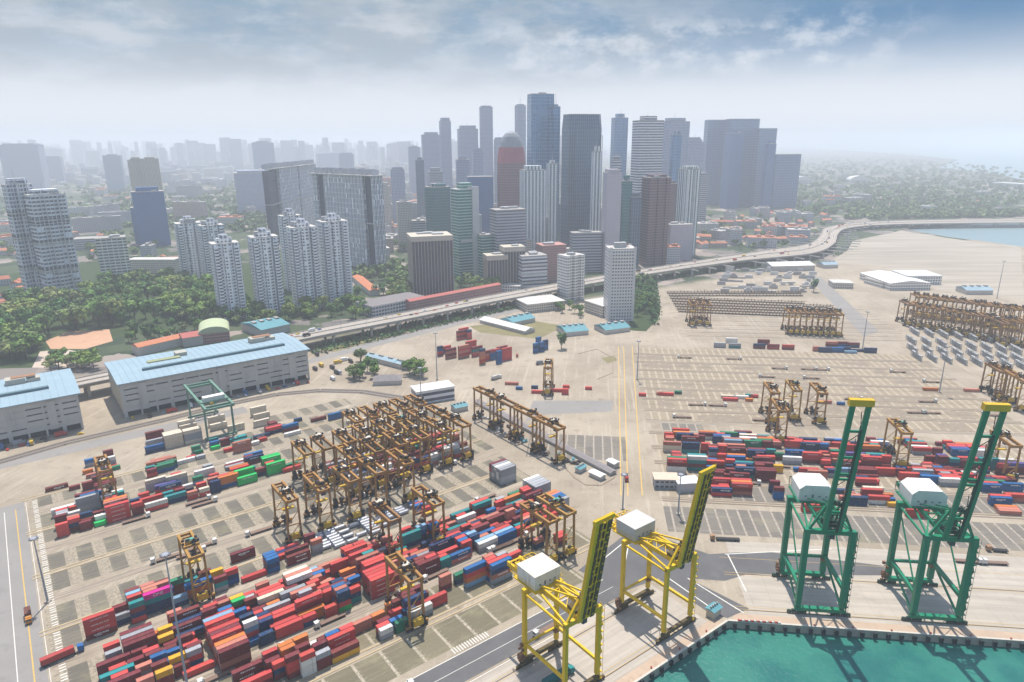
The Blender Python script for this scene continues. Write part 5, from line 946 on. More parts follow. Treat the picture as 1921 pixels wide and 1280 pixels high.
for a,l in (((205,238,360,292),'grey one right of the left hill'),((20,92,355,272),'wide block at the far left'),((92,124,345,296),'pale one near the left edge'),((449,510,400,325),'under green netting left of the linked slabs'),((481,520,345,268),'dark one with building cranes on top'),((596,650,330,288),'low block above the linked slabs'),((705,740,380,335),'with orange roof right of the linked slabs')): tower(f'hazy block {l}',*a,FARF if 'orange' not in l else PINK,ang=20,dw=.7,name=A,cat='apartment tower',roof=ROOFG if 'orange' not in l else mt('roof_orange',(.50,.19,.10),.8,.2,.2))
tower('slim pale apartment tower behind the bronze block',747,775,470,380,CREAMF,ang=15,dw=.9,name=A,cat='apartment tower'); tower('low grey apartment block right of the slim pale tower',771,800,470,415,GBAND,ang=15,dw=.9,name=A,cat='apartment block')
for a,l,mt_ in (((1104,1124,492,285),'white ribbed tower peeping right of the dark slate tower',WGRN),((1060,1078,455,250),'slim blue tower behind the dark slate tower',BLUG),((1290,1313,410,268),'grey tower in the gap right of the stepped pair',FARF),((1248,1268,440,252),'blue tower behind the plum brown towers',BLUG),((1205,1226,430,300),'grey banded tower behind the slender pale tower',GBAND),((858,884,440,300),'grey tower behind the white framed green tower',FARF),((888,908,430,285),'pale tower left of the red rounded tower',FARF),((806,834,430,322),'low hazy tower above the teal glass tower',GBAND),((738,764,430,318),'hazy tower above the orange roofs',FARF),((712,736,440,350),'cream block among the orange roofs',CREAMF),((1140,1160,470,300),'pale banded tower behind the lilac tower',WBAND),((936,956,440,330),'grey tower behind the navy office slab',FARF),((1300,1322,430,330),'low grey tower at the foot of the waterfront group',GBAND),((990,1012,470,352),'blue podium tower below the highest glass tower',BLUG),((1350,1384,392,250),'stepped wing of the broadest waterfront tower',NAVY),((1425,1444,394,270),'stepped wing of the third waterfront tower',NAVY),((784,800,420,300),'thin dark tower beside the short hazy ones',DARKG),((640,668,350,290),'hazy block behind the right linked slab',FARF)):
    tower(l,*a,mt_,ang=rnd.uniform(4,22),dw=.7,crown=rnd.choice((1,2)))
# white midrise blocks by the viaduct
tower('white terraced block with deep ledges left of the pink building',966,1027,545,482,WBAND,ang=18,dw=.8,name='office_block',cat='office block',band=(.2,.45,.7)); tower('pink block with stepped roof behind the white terraced block',1003,1062,530,462,PINK,ang=18,dw=.8,name='office_block',cat='office block',roof=mt('roof_pink',(.45,.24,.21),.8,.2,.2)); tower('small cream block behind the white terraced block',958,1000,505,452,CREAMF,ang=18,dw=.8,name='office_block',cat='office block')
T,c,w,d,h=tower('cream midrise with protruding window boxes between the viaduct and the port',1044,1096,566,482,WGRID,ang=30,dw=.8,plan='notch',name='office_block',cat='office block',band=(.12,),roof=ROOFW)
T,c,w,d,h=tower('tall white port office tower with pale ribs standing before the viaduct',1130,1188,604,468,fac('white_tower_facade',(.74,.73,.72),(.075,.08,.10),3.9,3.3,.62,.5,gr=.2,var=.5),ang=4,dw=.8,crown=2,roof=ROOFW)
m=MB(); 
for s in (-1,1): m.box((s*(w/2-1.6),-d/2-.4,h/2+1),(3.2,1.2,h+2)); m.box((s*(w/2-1.6),d/2+.4,h/2+1),(3.2,1.2,h+2))
m.build('corner_pier',mt('frame_white',(.58,.57,.56)),T); m=MB()
for k in range(int(h/3.9)): m.box((0,-d/2-.35,k*3.9+1.0),(w-6.4,.7,.9))
m.build('sunshade',mt('frame_white',(.58,.57,.56)),T); m=MB()
for k in range(12): m.tube((rnd.uniform(-w/3,w/3),rnd.uniform(-d/3,d/3),h+.5),(rnd.uniform(-w/3,w/3),rnd.uniform(-d/3,d/3),h+6),.2,6)
m.build('antenna',mt('red_aerial',(.4,.12,.10),.6,.2,1),T)
# ---- low sheds and halls
def shed(label,pl_,pr_,dep,h,roofm,wallm,kind='flat',name='shed',cat='shed',over=.6,louvre=0,group=None):
    a,b=P(*pl_),P(*pr_); d=(b-a); w=math.hypot(d.x,d.y); an=math.atan2(d.y,d.x); c=(a+b)/2+Vector((-math.sin(an),math.cos(an),0))*dep/2
    T=empty(name,(c.x,c.y,0),an,label=label,cat=cat,group=group); OCC.append((c.x,c.y,max(w,dep)*.55))
    MB().prism(rect(w,dep),0,h).build('wall',wallm,T); W2,D2=w/2+over,dep/2+over; r=MB()
    if kind=='flat': r.box((0,0,h+.25),(2*W2,2*D2,.5))
    elif kind=='gable':
        rz=h+min(dep*.18,4); vs=[(-W2,-D2,h+.05),(W2,-D2,h+.05),(W2,0,rz),(-W2,0,rz),(-W2,D2,h+.05),(W2,D2,h+.05)]; r.add(vs,[(0,1,2,3),(3,2,5,4),(0,3,4),(1,5,2),(0,4,5,1)])
    elif kind=='hip':
        rz=h+min(dep*.28,5); e=min(D2*.9,W2*.7); vs=[(-W2,-D2,h+.05),(W2,-D2,h+.05),(W2,D2,h+.05),(-W2,D2,h+.05),(-W2+e,0,rz),(W2-e,0,rz)]; r.add(vs,[(0,1,5,4),(1,2,5),(2,3,4,5),(3,0,4),(3,2,1,0)])
    elif kind=='arch':
        n=12; vs=[]
        for k in range(n+1): t=math.pi*k/n; vs+=[(-W2*math.cos(t),-D2,h+W2*.45*math.sin(t)),(-W2*math.cos(t),D2,h+W2*.45*math.sin(t))]
        r.add(vs,[(2*k,2*k+2,2*k+3,2*k+1) for k in range(n)]+[tuple(range(0,2*n+2,2)),tuple(range(1,2*n+3,2))[::-1]])
    ro=r.build('roof',roofm,T)
    if louvre:
        m=MB()
        for k in range(louvre): m.box((-w*.4+k*w*.8/max(1,louvre-1),0,h+.5+(min(dep*.18,4) if kind=='gable' else .6)),(w*.5/louvre,dep*.16,1.1))
        m.build('roof_vent',ROOFG,ro)
    return T,w,dep
BLUER=pm('blue_sheet_roof',(.27,.37,.43),.55,.12,.08,dirt=(.36,.46,.52),dsc=.06); TEAL=pm('teal_sheet_roof',(.10,.27,.31),.55,.15,.15,dirt=(.22,.33,.35),dsc=.2); WALLP=mt('pale_wall',(.50,.47,.43),.8,.15,.2,dirt=(.33,.30,.27),dsc=.2); ORANGE=mt('roof_orange',(.50,.19,.10),.8,.2,.2); WSH=mt('white_sheet_roof',(.64,.63,.61),.6,.12,.2,dirt=(.45,.42,.38),dsc=.2); GSH=mt('grey_tile_roof',(.22,.20,.20),.8,.25,.3)
# two long multi storey warehouses
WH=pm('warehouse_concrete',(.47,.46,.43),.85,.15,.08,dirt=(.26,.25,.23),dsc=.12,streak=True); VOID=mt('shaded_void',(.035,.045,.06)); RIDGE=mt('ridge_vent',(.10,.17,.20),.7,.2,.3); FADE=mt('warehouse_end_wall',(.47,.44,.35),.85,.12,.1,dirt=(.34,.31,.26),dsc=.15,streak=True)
def warehouse(u0,u1,v0,v1,h,label):
    w,d=u1-u0,v1-v0; T=empty('warehouse',LF.w((u0+u1)/2,(v0+v1)/2),LF.a,label=label,cat='warehouse',group='long blue roofed warehouses'); c=LF.w((u0+u1)/2,(v0+v1)/2)
    for k in range(7): q=LF.w(u0+w*(k+.5)/7,(v0+v1)/2); OCC.append((q.x,q.y,38))
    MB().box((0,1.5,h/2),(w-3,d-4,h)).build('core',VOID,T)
    fl=6; fh=(h-5.2)/5
    for k in range(fl):
        z=5.2+k*fh; MB().box((0,0,z+(fh*.38 if k<fl-1 else -.2)),(w,d,fh*.78 if k<fl-1 else 2.2)).build('parapet_band',WH,T)
    for k in range(fl-1):
        z=5.2+k*fh
        for j in range(int(w/11)):
            if rnd.random()<(.42 if k<3 else .22): MB().box((-w/2+6.3+j*(w-1.6)/int(w/11),-d/2+.5,z+fh*.5),((w-1.6)/int(w/11)-1.2,.6,fh)).build('infill_panel',WH,T)
    m=MB(); n=int(w/11)
    for k in range(n+1):
        x=-w/2+.8+k*(w-1.6)/n
        for s in (-1,1): m.box((x,s*(d/2-.35),h/2),(1.3 if k%3 else 2.6,1.0,h))
    n2=5
    for k in range(n2+1):
        y=-d/2+.8+k*(d-1.6)/n2
        for s in (-1,1): m.box((s*(w/2-.35),y,h/2),(1.0,2.4,h))
    m.build('pier',WH,T)
    for s in (-1,1): MB().box((s*(w/2+.12),0,h*.53),(.35,d-8,h*.86)).build('end_wall',FADE,T)
    for k,x in enumerate([-w*.4+j*w*.2 for j in range(5)]):
        if k%2==0: MB().box((x,-d/2-.25,h*.56),(5.5,.8,h*.78)).build('stair_panel',WH,T)
    r=MB(); o=2.2; vs=[(-w/2-o,-d/2-o,h+.9),(w/2+o,-d/2-o,h+.9),(w/2+o,0,h+3.2),(-w/2-o,0,h+3.2),(-w/2-o,d/2+o,h+.9),(w/2+o,d/2+o,h+.9)]
    lo=[(x,y,h+.2) for x,y in ((-w/2-o,-d/2-o),(w/2+o,-d/2-o),(w/2+o,d/2+o),(-w/2-o,d/2+o))]
    r.add(vs+lo,[(0,1,2,3),(3,2,5,4),(6,7,1,0),(9,8,7,6),(8,9,4,5),(0,3,4,9,6),(7,8,5,2,1)]); ro=r.build('roof',BLUER,T)
    MB().box((w*.02,-d*.20,h+3.0),(w*.78,3.4,2.2)).build('ridge_vent',RIDGE,ro); sm=MB()
    for k in range(int(w/5)):
        x=-w/2+2.5+k*5; sm.bar((x,-d/2-o,h+.95),(x,0,h+3.25),.22,.14); sm.bar((x,0,h+3.25),(x,d/2+o,h+.95),.22,.14)
    sm.build('roof_seam',mt('seam_grey',(.20,.28,.33),.6,.2,.3),ro)
    for c_,d_ in (((w*.30,d*.2,h+4.4),(13,10,5)),((w*.30+11.5,d*.2,h+3.6),(9,8,3.4)),((-w*.14,d*.18,h+3.8),(9,9,4))): MB().box(c_,d_).build('plant_room',mt('plant_beige',(.42,.40,.34),.8,.2,.3),ro)
    MB().box((-w*.24,d*.06,h+3.3),(26,6,1.4)).build('green_deck',mt('mossy_deck',(.28,.30,.17),.9,.2,.3),ro); MB().box((w*.33,d*.2,h+7.2),(16,6,.5)).build('canopy',mt('rust_canopy',(.30,.16,.09),.8,.3,.5),ro)
    return T
warehouse(58,209,588,655,28.5,'long grey warehouse with pale blue roof, right one behind the rail gantry crane')
warehouse(-150,29,585,655,28.5,'long grey warehouse with pale blue roof, cut off by the left edge')
for lab_,*a in (
 ('blue roofed open shed in the depot behind the trees',(686,676),(752,693),9,5,BLUER,WALLP,'gable'),
 ('small teal hut at the end of the blue roofed shed',(740,690),(762,694),9,5,TEAL,WALLP,'gable'),
 ('white two storey port office with flat roof beside the storage track',(783,760),(853,748),16,11,WSH,WBAND,'flat'),
 ('grey hip roofed cottage beside the rail curve',(700,724),(752,722),14,4,GSH,WALLP,'hip'),
 ('small teal control hut on the quay corner',(1338,1163),(1352,1153),4,4,TEAL,TAN,'gable'),
 ('teal open hut beside the white port office',(855,775),(878,770),9,4,TEAL,WALLP,'gable'),
 ('teal roofed canteen hall nearest the viaduct, below the cream midrise',(962,613),(1004,604),24,5,TEAL,WALLP,'gable'),
 ('teal roofed hall in the middle between two teal roofed halls',(1062,632),(1104,628),30,5,TEAL,WALLP,'gable'),
 ('teal roofed hall at the foot of the white port tower',(1136,628),(1182,622),26,5,TEAL,WALLP,'gable'),
 ('long white roofed shed beside the grass mound',(900,606),(985,628),16,4,WSH,WALLP,'gable'),
 ('green barrel roofed station hall beyond the warehouse roof',(375,646),(432,640),40,11,mt('green_vault',(.42,.47,.30),.7,.12,.2),PINK,'arch'),
 ('long orange roofed range behind the long warehouse roof',(262,668),(355,646),16,9,ORANGE,WALLP,'gable'),
 ('red roofed range joined to the green barrel roofed hall',(345,652),(382,646),20,10,mt('roof_red',(.42,.13,.11),.8,.2,.2),WALLP,'gable'),
 ('teal hip roofed shed behind the end of the long warehouse',(492,634),(545,622),46,9,TEAL,WALLP,'gable'),
 ('grey roofed white school like hall beside the viaduct',(700,596),(800,576),40,14,GSH,fac('school_facade',(.62,.61,.58),(.10,.11,.14),4.4,4.2,.72,.55),'hip'),
 ('long red strip roof along the viaduct edge',(770,586),(940,552),12,14,mt('roof_red',(.42,.13,.11)),PINK,'gable'),
 ('cream podium block around the foot of the cream midrise',(990,588),(1060,580),40,11,ROOFW,CREAMF,'flat'),
 ('cream low wing right of the cream midrise',(1096,584),(1130,596),30,14,ROOFW,CREAMF,'flat'),
 ('long white flat building beside the viaduct, below the terraced block',(938,546),(975,548),20,8,ROOFW,WGRID,'flat'),
 ('white factory with striped roof on the right yard, long left hall',(1612,524),(1668,545),60,10,WSH,WGRID,'gable'),
 ('white factory block with flat roof, right part of the long factory',(1700,534),(1765,534),45,13,WSH,WGRID,'flat'),
 ('low grey connecting wing in the middle of the white factory',(1655,541),(1712,538),40,8,ROOFG,WGRID,'flat'),
 ('grey office hut with pale roof left of the white factory',(1562,541),(1600,542),25,8,ROOFW,CREAMF,'flat'),
 ('small blue roofed store right of the viaduct bend',(1545,504),(1572,503),22,6,BLUER,WALLP,'gable'),
 ('large pale shed under the viaduct beyond the rubble heaps',(1448,510),(1528,508),40,9,WSH,WALLP,'gable'),
 ('pale blue roofed store near the bare sand',(1812,553),(1862,553),25,6,BLUER,WALLP,'gable'),
 ('white site shed with bright roof at the bottom of the right stacks',(1272,925),(1312,923),9,6,WSH,mt('shed_grey',(.42,.41,.43),.7,.15,.4),'flat'),
 ('beige two storey cabin stack beside the white site shed',(1228,917),(1272,918),9,6.2,mt('cabin_beige',(.56,.46,.36),.7,.15,.4),fac('cabin_facade',(.34,.36,.40),(.05,.055,.07),3.1,3.0,.7,.4),'flat'),
 ('pale blue container like hut in the works compound',(1088,889),(1100,882),4,3,TEAL,WALLP,'gable'),
 ('pale long hut in the works compound beside the kerb',(1105,893),(1126,903),5,3,WSH,WALLP,'gable'),
 ('white hut in the works compound near the road',(1138,873),(1152,880),5,3.5,WSH,WALLP,'gable'),
 ('low glass canopied block behind the slab block at left',(138,470),(180,468),40,22,ROOFG,GBAND,'flat'),
 ('cream apartment range with brown roof behind the park',(242,512),(330,512),24,22,ROOFW,CREAMF,'flat'),
 ('white curved wall hall behind the right linked slab',(702,488),(732,486),30,20,ROOFW,LILAC,'flat'),
 ('narrow orange roofed terrace beside the rightmost white condominium',(662,528),(694,556),14,8,ORANGE,WALLP,'gable'),
 ('long white roofed pavilion far right of the waterfront towers',(1595,343),(1630,343),60,12,WSH,WALLP,'arch'),
 ('long pale roofed terminal at the far right shore',(1860,348),(1921,352),60,14,WSH,WALLP,'flat'),
 ('white tent roofed hall right of the waterfront towers',(1490,345),(1522,345),60,16,WSH,WALLP,'arch'),
 ('red roofed hall in the construction ground right of the towers',(1424,408),(1450,408),30,12,mt('roof_red',(.42,.13,.11)),WALLP,'gable')):
    shed(lab_,*a,name='hall' if a[2]>20 else 'shed',cat='building',louvre=4 if a[4] in (BLUER,TEAL) else 0)
# storage shed line under the parked cranes
m=MB()
a=P(870,735); b=P(1150,880); 
shed('long low storage shed roof beneath the line of parked brown cranes',(890,757),(1145,893),5,2.2,GSH,WALLP,'gable',name='storage_shed',cat='shed')
# ---------------------------------------------------------------- elevated expressway
near_=[(-150,785,13),(60,745,13),(180,718,13),(400,676,13),(570,637,13),(760,600,13),(950,562,13),(1190,519,13),(1390,490,13),(1522,476,13),(1564,458,13),(1571,441,12),(1585,430,11),(1634,423.5,10),(1739,420,9),(1921,418,9),(2100,417,9)]
far_=[(-150,768,13),(60,729,13),(180,703,13),(400,660,13),(570,622,13),(760,586,13),(950,549,13),(1190,508,13),(1425,472,13),(1515,458,13),(1540,441,13),(1547,429,12),(1575,422,11),(1630,416.5,10),(1739,413,9),(1921,411,9),(2100,410,9)]
def smooth(pp):
    q=[P(x,y,z) for x,y,z in pp]; out=[]
    for i in range(len(q)-1):
        p0,p1,p2,p3=q[max(0,i-1)],q[i],q[i+1],q[min(len(q)-1,i+2)]
        for k in range(8): t=k/8; out.append(.5*((2*p1)+(p2-p0)*t+(2*p0-5*p1+4*p2-p3)*t*t+(3*p1-p0-3*p2+p3)*t**3))
    return out+[q[-1]]
N_,F_=smooth(near_),smooth(far_); n=len(N_)
T=empty('viaduct',N_[n//3]*1,0,label='long elevated expressway on concrete piers between the port and the city',cat='viaduct'); T.location=(0,0,0)
def strip(a,b,dz=0.0):
    m=MB(); vs=[]
    for p,q in zip(a,b): vs+=[p+Vector((0,0,dz)),q+Vector((0,0,dz))]
    m.add(vs,[(2*i,2*i+2,2*i+3,2*i+1) for i in range(len(a)-1)]); return m
dk=strip(N_,F_); dk.add([p-Vector((0,0,2.2)) for pq in zip(N_,F_) for p in pq],[(2*i+1,2*i+3,2*i+2,2*i) for i in range(n-1)])
for a in (N_,F_): dk.add([p+Vector((0,0,z)) for p in a for z in (0,-2.2)],[(2*i,2*i+1,2*i+3,2*i+2) for i in range(n-1)])
dk.build('deck',pm('deck_road',(.33,.285,.24),.85,.15,.03,dirt=(.24,.21,.18),dsc=.08),T)
PAR=mt('parapet_concrete',(.48,.45,.41),.8,.15,.2)
mid=[(a+b)/2 for a,b in zip(N_,F_)]
for a in (N_,F_,mid):
    m=MB()
    for i in range(n-1): m.bar(a[i]+Vector((0,0,.5)),a[i+1]+Vector((0,0,.5)),.5,1.0)
    m.build('parapet',PAR,T)
m=MB()
for f in (.14,.26,.38,.62,.74,.86):
    for i in range(n-1):
        a,b=N_[i].lerp(F_[i],f),N_[i+1].lerp(F_[i+1],f); q=Vector((b.y-a.y,a.x-b.x,0)).normalized()*.25; m.add([a-q+Vector((0,0,.03)),b-q+Vector((0,0,.03)),b+q+Vector((0,0,.03)),a+q+Vector((0,0,.03))],[(0,1,2,3)])
m.build('lane_marking',WHT,T)
acc=0
for i in range(n-1):
    acc+=(mid[i+1]-mid[i]).length
    if acc>34:
        acc=0; t=(mid[i+1]-mid[i]).normalized(); q=Vector((-t.y,t.x,0)); m=MB(); wd=(F_[i]-N_[i]).length; z=mid[i].z-2.2
        for s in (-.3,.3): c=mid[i]+q*wd*s; m.box((c.x,c.y,z/2-.6),(2.2,2.2,z-1.2),math.atan2(t.y,t.x))
        m.bar(mid[i]-q*wd*.46+Vector((0,0,-3)),mid[i]+q*wd*.46+Vector((0,0,-3)),1.9,1.6); m.build('pier',PAR,T)
for i in range(0,n): OCC.append((mid[i].x,mid[i].y,24))
lpm=MB().tube((0,0,0),(0,0,10),.16,6,.1).bar((0,-2.6,10),(0,2.6,10.3),.14).box((0,-2.6,10),(.5,1.1,.2)).box((0,2.6,10.2),(.5,1.1,.2)).mesh('street_lamp',mt('lamp_grey',(.25,.26,.28),.5,.1,1))
acc=0
for i in range(18,n-16):
    acc+=(mid[i+1]-mid[i]).length
    if acc>30: acc=0; t=mid[i+1]-mid[i]; tag(link('street_lamp',lpm,None,mid[i]+Vector((0,0,1.0)),math.atan2(t.y,t.x)),'double armed grey street lamp on the middle barrier of the expressway','street lamp','street lamps on the expressway')
# cars on the expressway
cm=MB(); cm.prism([(-2.2,-.85),(2.2,-.85),(2.2,.85),(-2.2,.85)],.3,.85); cm.prism([(-1.6,-.75),(1.0,-.75),(1.0,.75),(-1.6,.75)],.85,1.45,top=[(-1.2,-.65),(.5,-.65),(.5,.65),(-1.2,.65)])
cm.hasuv=False
for x in (-1.4,1.4):
    for y in (-.8,.8): cm.tube((x,y-.1,.32),(x,y+.1,.32),.32,8)
cmesh=cm.mesh('car',pm('car_paint',None,.35,.05,1,objcol=True))
lm=MB(); lm.prism([(-4,-1.2),(2,-1.2),(2,1.2),(-4,1.2)],.9,3.4); lm.prism([(2.2,-1.1),(4,-1.1),(4,1.1),(2.2,1.1)],.5,2.5); lm.hasuv=False
for x in (-3,-1.8,3):
    for y in (-1,1): lm.tube((x,y-.15,.48),(x,y+.15,.48),.48,8)
lmesh=lm.mesh('lorry',pm('lorry_paint',None,.5,.05,1,objcol=True))
PC=[((.7,.7,.7),'white'),((.04,.04,.045),'black'),((.35,.36,.37),'silver'),((.45,.05,.04),'red'),((.05,.12,.3),'blue'),((.6,.4,.05),'yellow')]
for k in range(90):
    i=rnd.randrange(26,n-20); f=rnd.choice((.2,.32,.44,.56,.68,.8)); t=(mid[i+1]-mid[i]); s=rnd.random(); p=N_[i].lerp(F_[i],f).lerp(N_[i+1].lerp(F_[i+1],f),s)+Vector((0,0,.04)); col,cn=rnd.choice(PC)
    big=rnd.random()<.25; o=link('lorry' if big else 'car',lmesh if big else cmesh,None,p,math.atan2(t.y,t.x)+(math.pi if f>.5 else 0)); o.color=(*col,1)
    tag(o,f'{cn} {"lorry" if big else "car"} driving on the elevated expressway, {"city" if f>.5 else "port"} side lanes','lorry' if big else 'car','traffic on the elevated expressway')
# ---------------------------------------------------------------- light masts and lamp posts
MST=mt('mast_grey',(.30,.32,.36),.5,.1,1); mm=MB(); mm.tube((0,0,0),(0,0,1),.42,8,.16)
def mast(px,py,yt,label):
    p=P(px,py); h=hgt(px,py,yt); T=empty('light_mast',p,0,label=label,cat='light mast',group='high light masts in the port')
    MB().tube((0,0,0),(0,0,h),.55,10,.22).build('pole',MST,T); m=MB().tube((0,0,h-.3),(0,0,h+.1),1.2,12)
    m.build('lamp_ring',MST,T)
    for k in range(8): MB().box((1.6*math.cos(k*.785),1.6*math.sin(k*.785),h-.2),(.8,.8,.5),k*.785).build('floodlight',mt('floodlight_grey',(.2,.2,.22),.4,.1,1),T)
    MB().box((0,0,.4),(2.2,2.2,.8)).build('base',CONC,T)
for a in ((90,1130,1010,'light mast in the empty slots near the left road'),(352,1290,1040,'light mast among the front container stacks'),(820,712,625,'light mast beside the gate depot'),(1195,712,640,'light mast at the junction left of the open yard'),(1762,737,650,'light mast beside the grey racks on the right'),(792,788,690,'light mast behind the crowded brown cranes'),(1618,655,585,'light mast right of the navy containers'),(1168,955,890,'short light mast at the bend of the central road'),(1296,528,500,'light mast near the rubble beside the viaduct'),(1272,965,890,'light mast in front of the white site shed'),(1870,560,490,'light mast on the bare sand at right')): mast(*a)
# ---------------------------------------------------------------- trucks and loose things in the yard
def truck(px,py,ang,cab,load,label,L=12.4):
    T=empty('container_truck',P(px,py),ang,label=label,cat='truck'); cp_=pm('cab_'+label[:9].replace(' ','_'),cab,.4,.1,1)
    MB().box((-1,0,1.15),(L,2.3,.35)).build('chassis',BLK_,T); cb=MB(); cb.box((L/2+1.2,0,1.9),(2.3,2.4,2.2)); cb.box((L/2+.7,0,3.1),(1.3,2.2,.4)); c_=cb.build('cab',cp_,T)
    MB().box((L/2+2.37,0,2.3),(.06,2.0,.8)).build('windscreen',mt('cab_glass',(.05,.07,.08)),c_)
    for x in (L/2+1.5,L/2-1.2,-L/2+.2,-L/2+1.5):
        for y in (-1.0,1.0): MB().tube((x,y-.18,.5),(x,y+.18,.5),.5,10).build('wheel',BLK_,T)
    if load:
        o=link('shipping_container',CM[40 if L>9 else 20],None,T.location+Vector((-math.cos(ang),-math.sin(ang),1.34)),ang); o.color=(*load,1); tag(o,f'container riding on the truck: {label}'[:90].rsplit(' ',1)[0] if False else ' '.join(('container load of the '+label).split()[:15]),'container','containers riding on trucks')
    return T
truck(115,1237,R_(43),(.03,.12,.32),(.40,.06,.06),'blue cab truck turning with a red container near the left road')
truck(54,1160,LF.a-math.pi/2,(.5,.22,.05),(.16,.06,.05),'brown container truck driving down the left road',6.6)
truck(1175,897,R_(-97),(.4,.05,.05),None,'red truck on the central road above the yellow cranes',7)
truck(1362,1014,R_(175),(.34,.20,.12),None,'empty brown trailer truck on the wharf apron behind the yellow crane')
truck(1872,1035,R_(170),(.34,.20,.12),None,'small empty trailer truck at the right edge of the wharf',7)
truck(1014,684,R_(20),(.6,.6,.58),(.20,.20,.22),'grey truck parked beside the lone brown crane',8)
truck(930,712,R_(40),(.6,.6,.58),(.55,.53,.5),'white lorry in the rail depot beside the brown sheds',8)
truck(970,668,R_(-90),(.5,.08,.06),None,'red lifting truck beside the blue container stack',6)
truck(1045,1278,R_(37),(.02,.2,.2),(.015,.12,.13),'teal truck under the near yellow quay crane')
TT=empty('terminal_tractor',(0,0,0)); MB().box((-3,0,1.1),(12,2.3,.35)).build('trailer',mt('trailer_steel',(.20,.13,.10),.7,.3,1),TT); cb=MB().box((4.6,0,1.9),(2.2,2.3,2.2)).box((3.6,.7,3.2),(.5,.5,.8)).build('cab',mt('tractor_white',(.6,.58,.54),.5,.1,1),TT); MB().box((5.72,0,2.3),(.06,1.9,.8)).build('windscreen',mt('cab_glass',(.05,.07,.08)),cb)
for x in (4.8,2.6,-6,-7.3):
    for y in (-1.0,1.0): MB().tube((x,y-.2,.5),(x,y+.2,.5),.5,10).build('wheel',BLK_,TT)
index(TT); lanes=[(LF,v,0,(20,240)) for v in (256,260.5,304.5,308.5,355.5,359.5,407,412)]+[(RF,v,0,(70,320)) for v in (405,431,511,539,565,616,642,668)]+[(LF,196,0,(30,200)),(LF,204,math.pi,(30,200)),(RF,330,0,(130,320)),(RF,316,math.pi,(110,310))]
for k in range(52):
    fr,v,a0,ur_=rnd.choice(lanes); u=rnd.uniform(*ur_); o=TT if k==0 else copy_tree(TT); o.location=fr.w(u,v,.05); o.rotation_euler=(0,0,fr.a+a0+(math.pi if rnd.random()<.5 else 0)+rnd.uniform(-.05,.05))
    wh='wharf apron' if fr is RF and v<340 else 'front asphalt road' if v<210 else 'left yard lane' if fr is LF else 'open right yard'
    tag(o,f'white terminal tractor with empty brown trailer on the {wh}','truck',f'terminal tractors on the {wh}')
for k in range(60):
    zone=rnd.randrange(3)
    if zone==0: c=LF.w(rnd.uniform(60,205),rnd.uniform(579,585)); w_='along the front of the long warehouse'
    elif zone==1: c=LF.w(rnd.uniform(-60,28),rnd.uniform(574,581)); w_='in front of the left edge warehouse'
    else: c=P(rnd.uniform(590,660),rnd.uniform(660,720)); w_='in the dusty lot right of the long warehouse'
    big=rnd.random()<.45; col,cn=rnd.choice(PC); o=link('lorry' if big else 'car',lmesh if big else cmesh,None,c+Vector((0,0,.05)),LF.a+rnd.choice((0,1.57,1.57,-1.57))); o.color=(*col,1); tag(o,f'{cn} {"lorry" if big else "car"} parked {w_}','lorry' if big else 'car',f'vehicles parked {w_}')
SPB=mt('spreader_dark',(.09,.08,.075),.7,.4,.6)
for k in range(46):
    v=rnd.uniform(305,420); o=MB(); L=rnd.uniform(2,7)
    o.box((0,0,.7),(L,rnd.uniform(1.2,2.4),1.2)); o.box((rnd.uniform(-1,1),0,1.7),(L*.5,1,.9)); o.bar((-L/2,0,.3),(L/2,.4,2.4),.2)
    o=o.build('spare_part_pile',rnd.choice((SPB,SPB,mt('rack_brown',(.20,.15,.11),.8,.3,.5),TEAL,WALLP)),None,LF.w(279.8+rnd.uniform(-3,9),v,.02),rnd.uniform(0,3)); tag(o,'heap of crane spares lying along the storage shed under the parked cranes','spare parts','crane spares along the storage shed')
# grey steel racks on the right yard
RK=mt('rack_steel',(.36,.36,.36),.6,.15,.5); rk=MB()
for z in (0,1.6,3.2,4.8):
    rk.box((0,0,z+.3),(2.4,14,.5))
for y in (-7,-2.3,2.3,7): rk.bar((-1,y,0),(-1,y,5.6),.3); rk.bar((1,y,0),(1,y,5.6),.3)
for y in (-7,-2.3,2.3): rk.bar((.5,y,0),(.5,y+4.7,5),.15)
rkm=rk.mesh('steel_rack',RK); c_=0
for r,(x0,y0,nx,st) in enumerate(((1712,624,8,27),(1706,640,8,28),(1708,656,8,28),(1716,670,8,28))):
    for k in range(nx):
        for j in range(2):
            p=P(x0+k*st+j*5,y0+k*2.6+j*4); o=link('steel_rack',rkm,None,p,RF.a); tag(o,f'low grey steel rack, {ordn(k)} pair of the {ORD[r]} line below the dense brown cranes','rack','grey steel racks on the right yard')
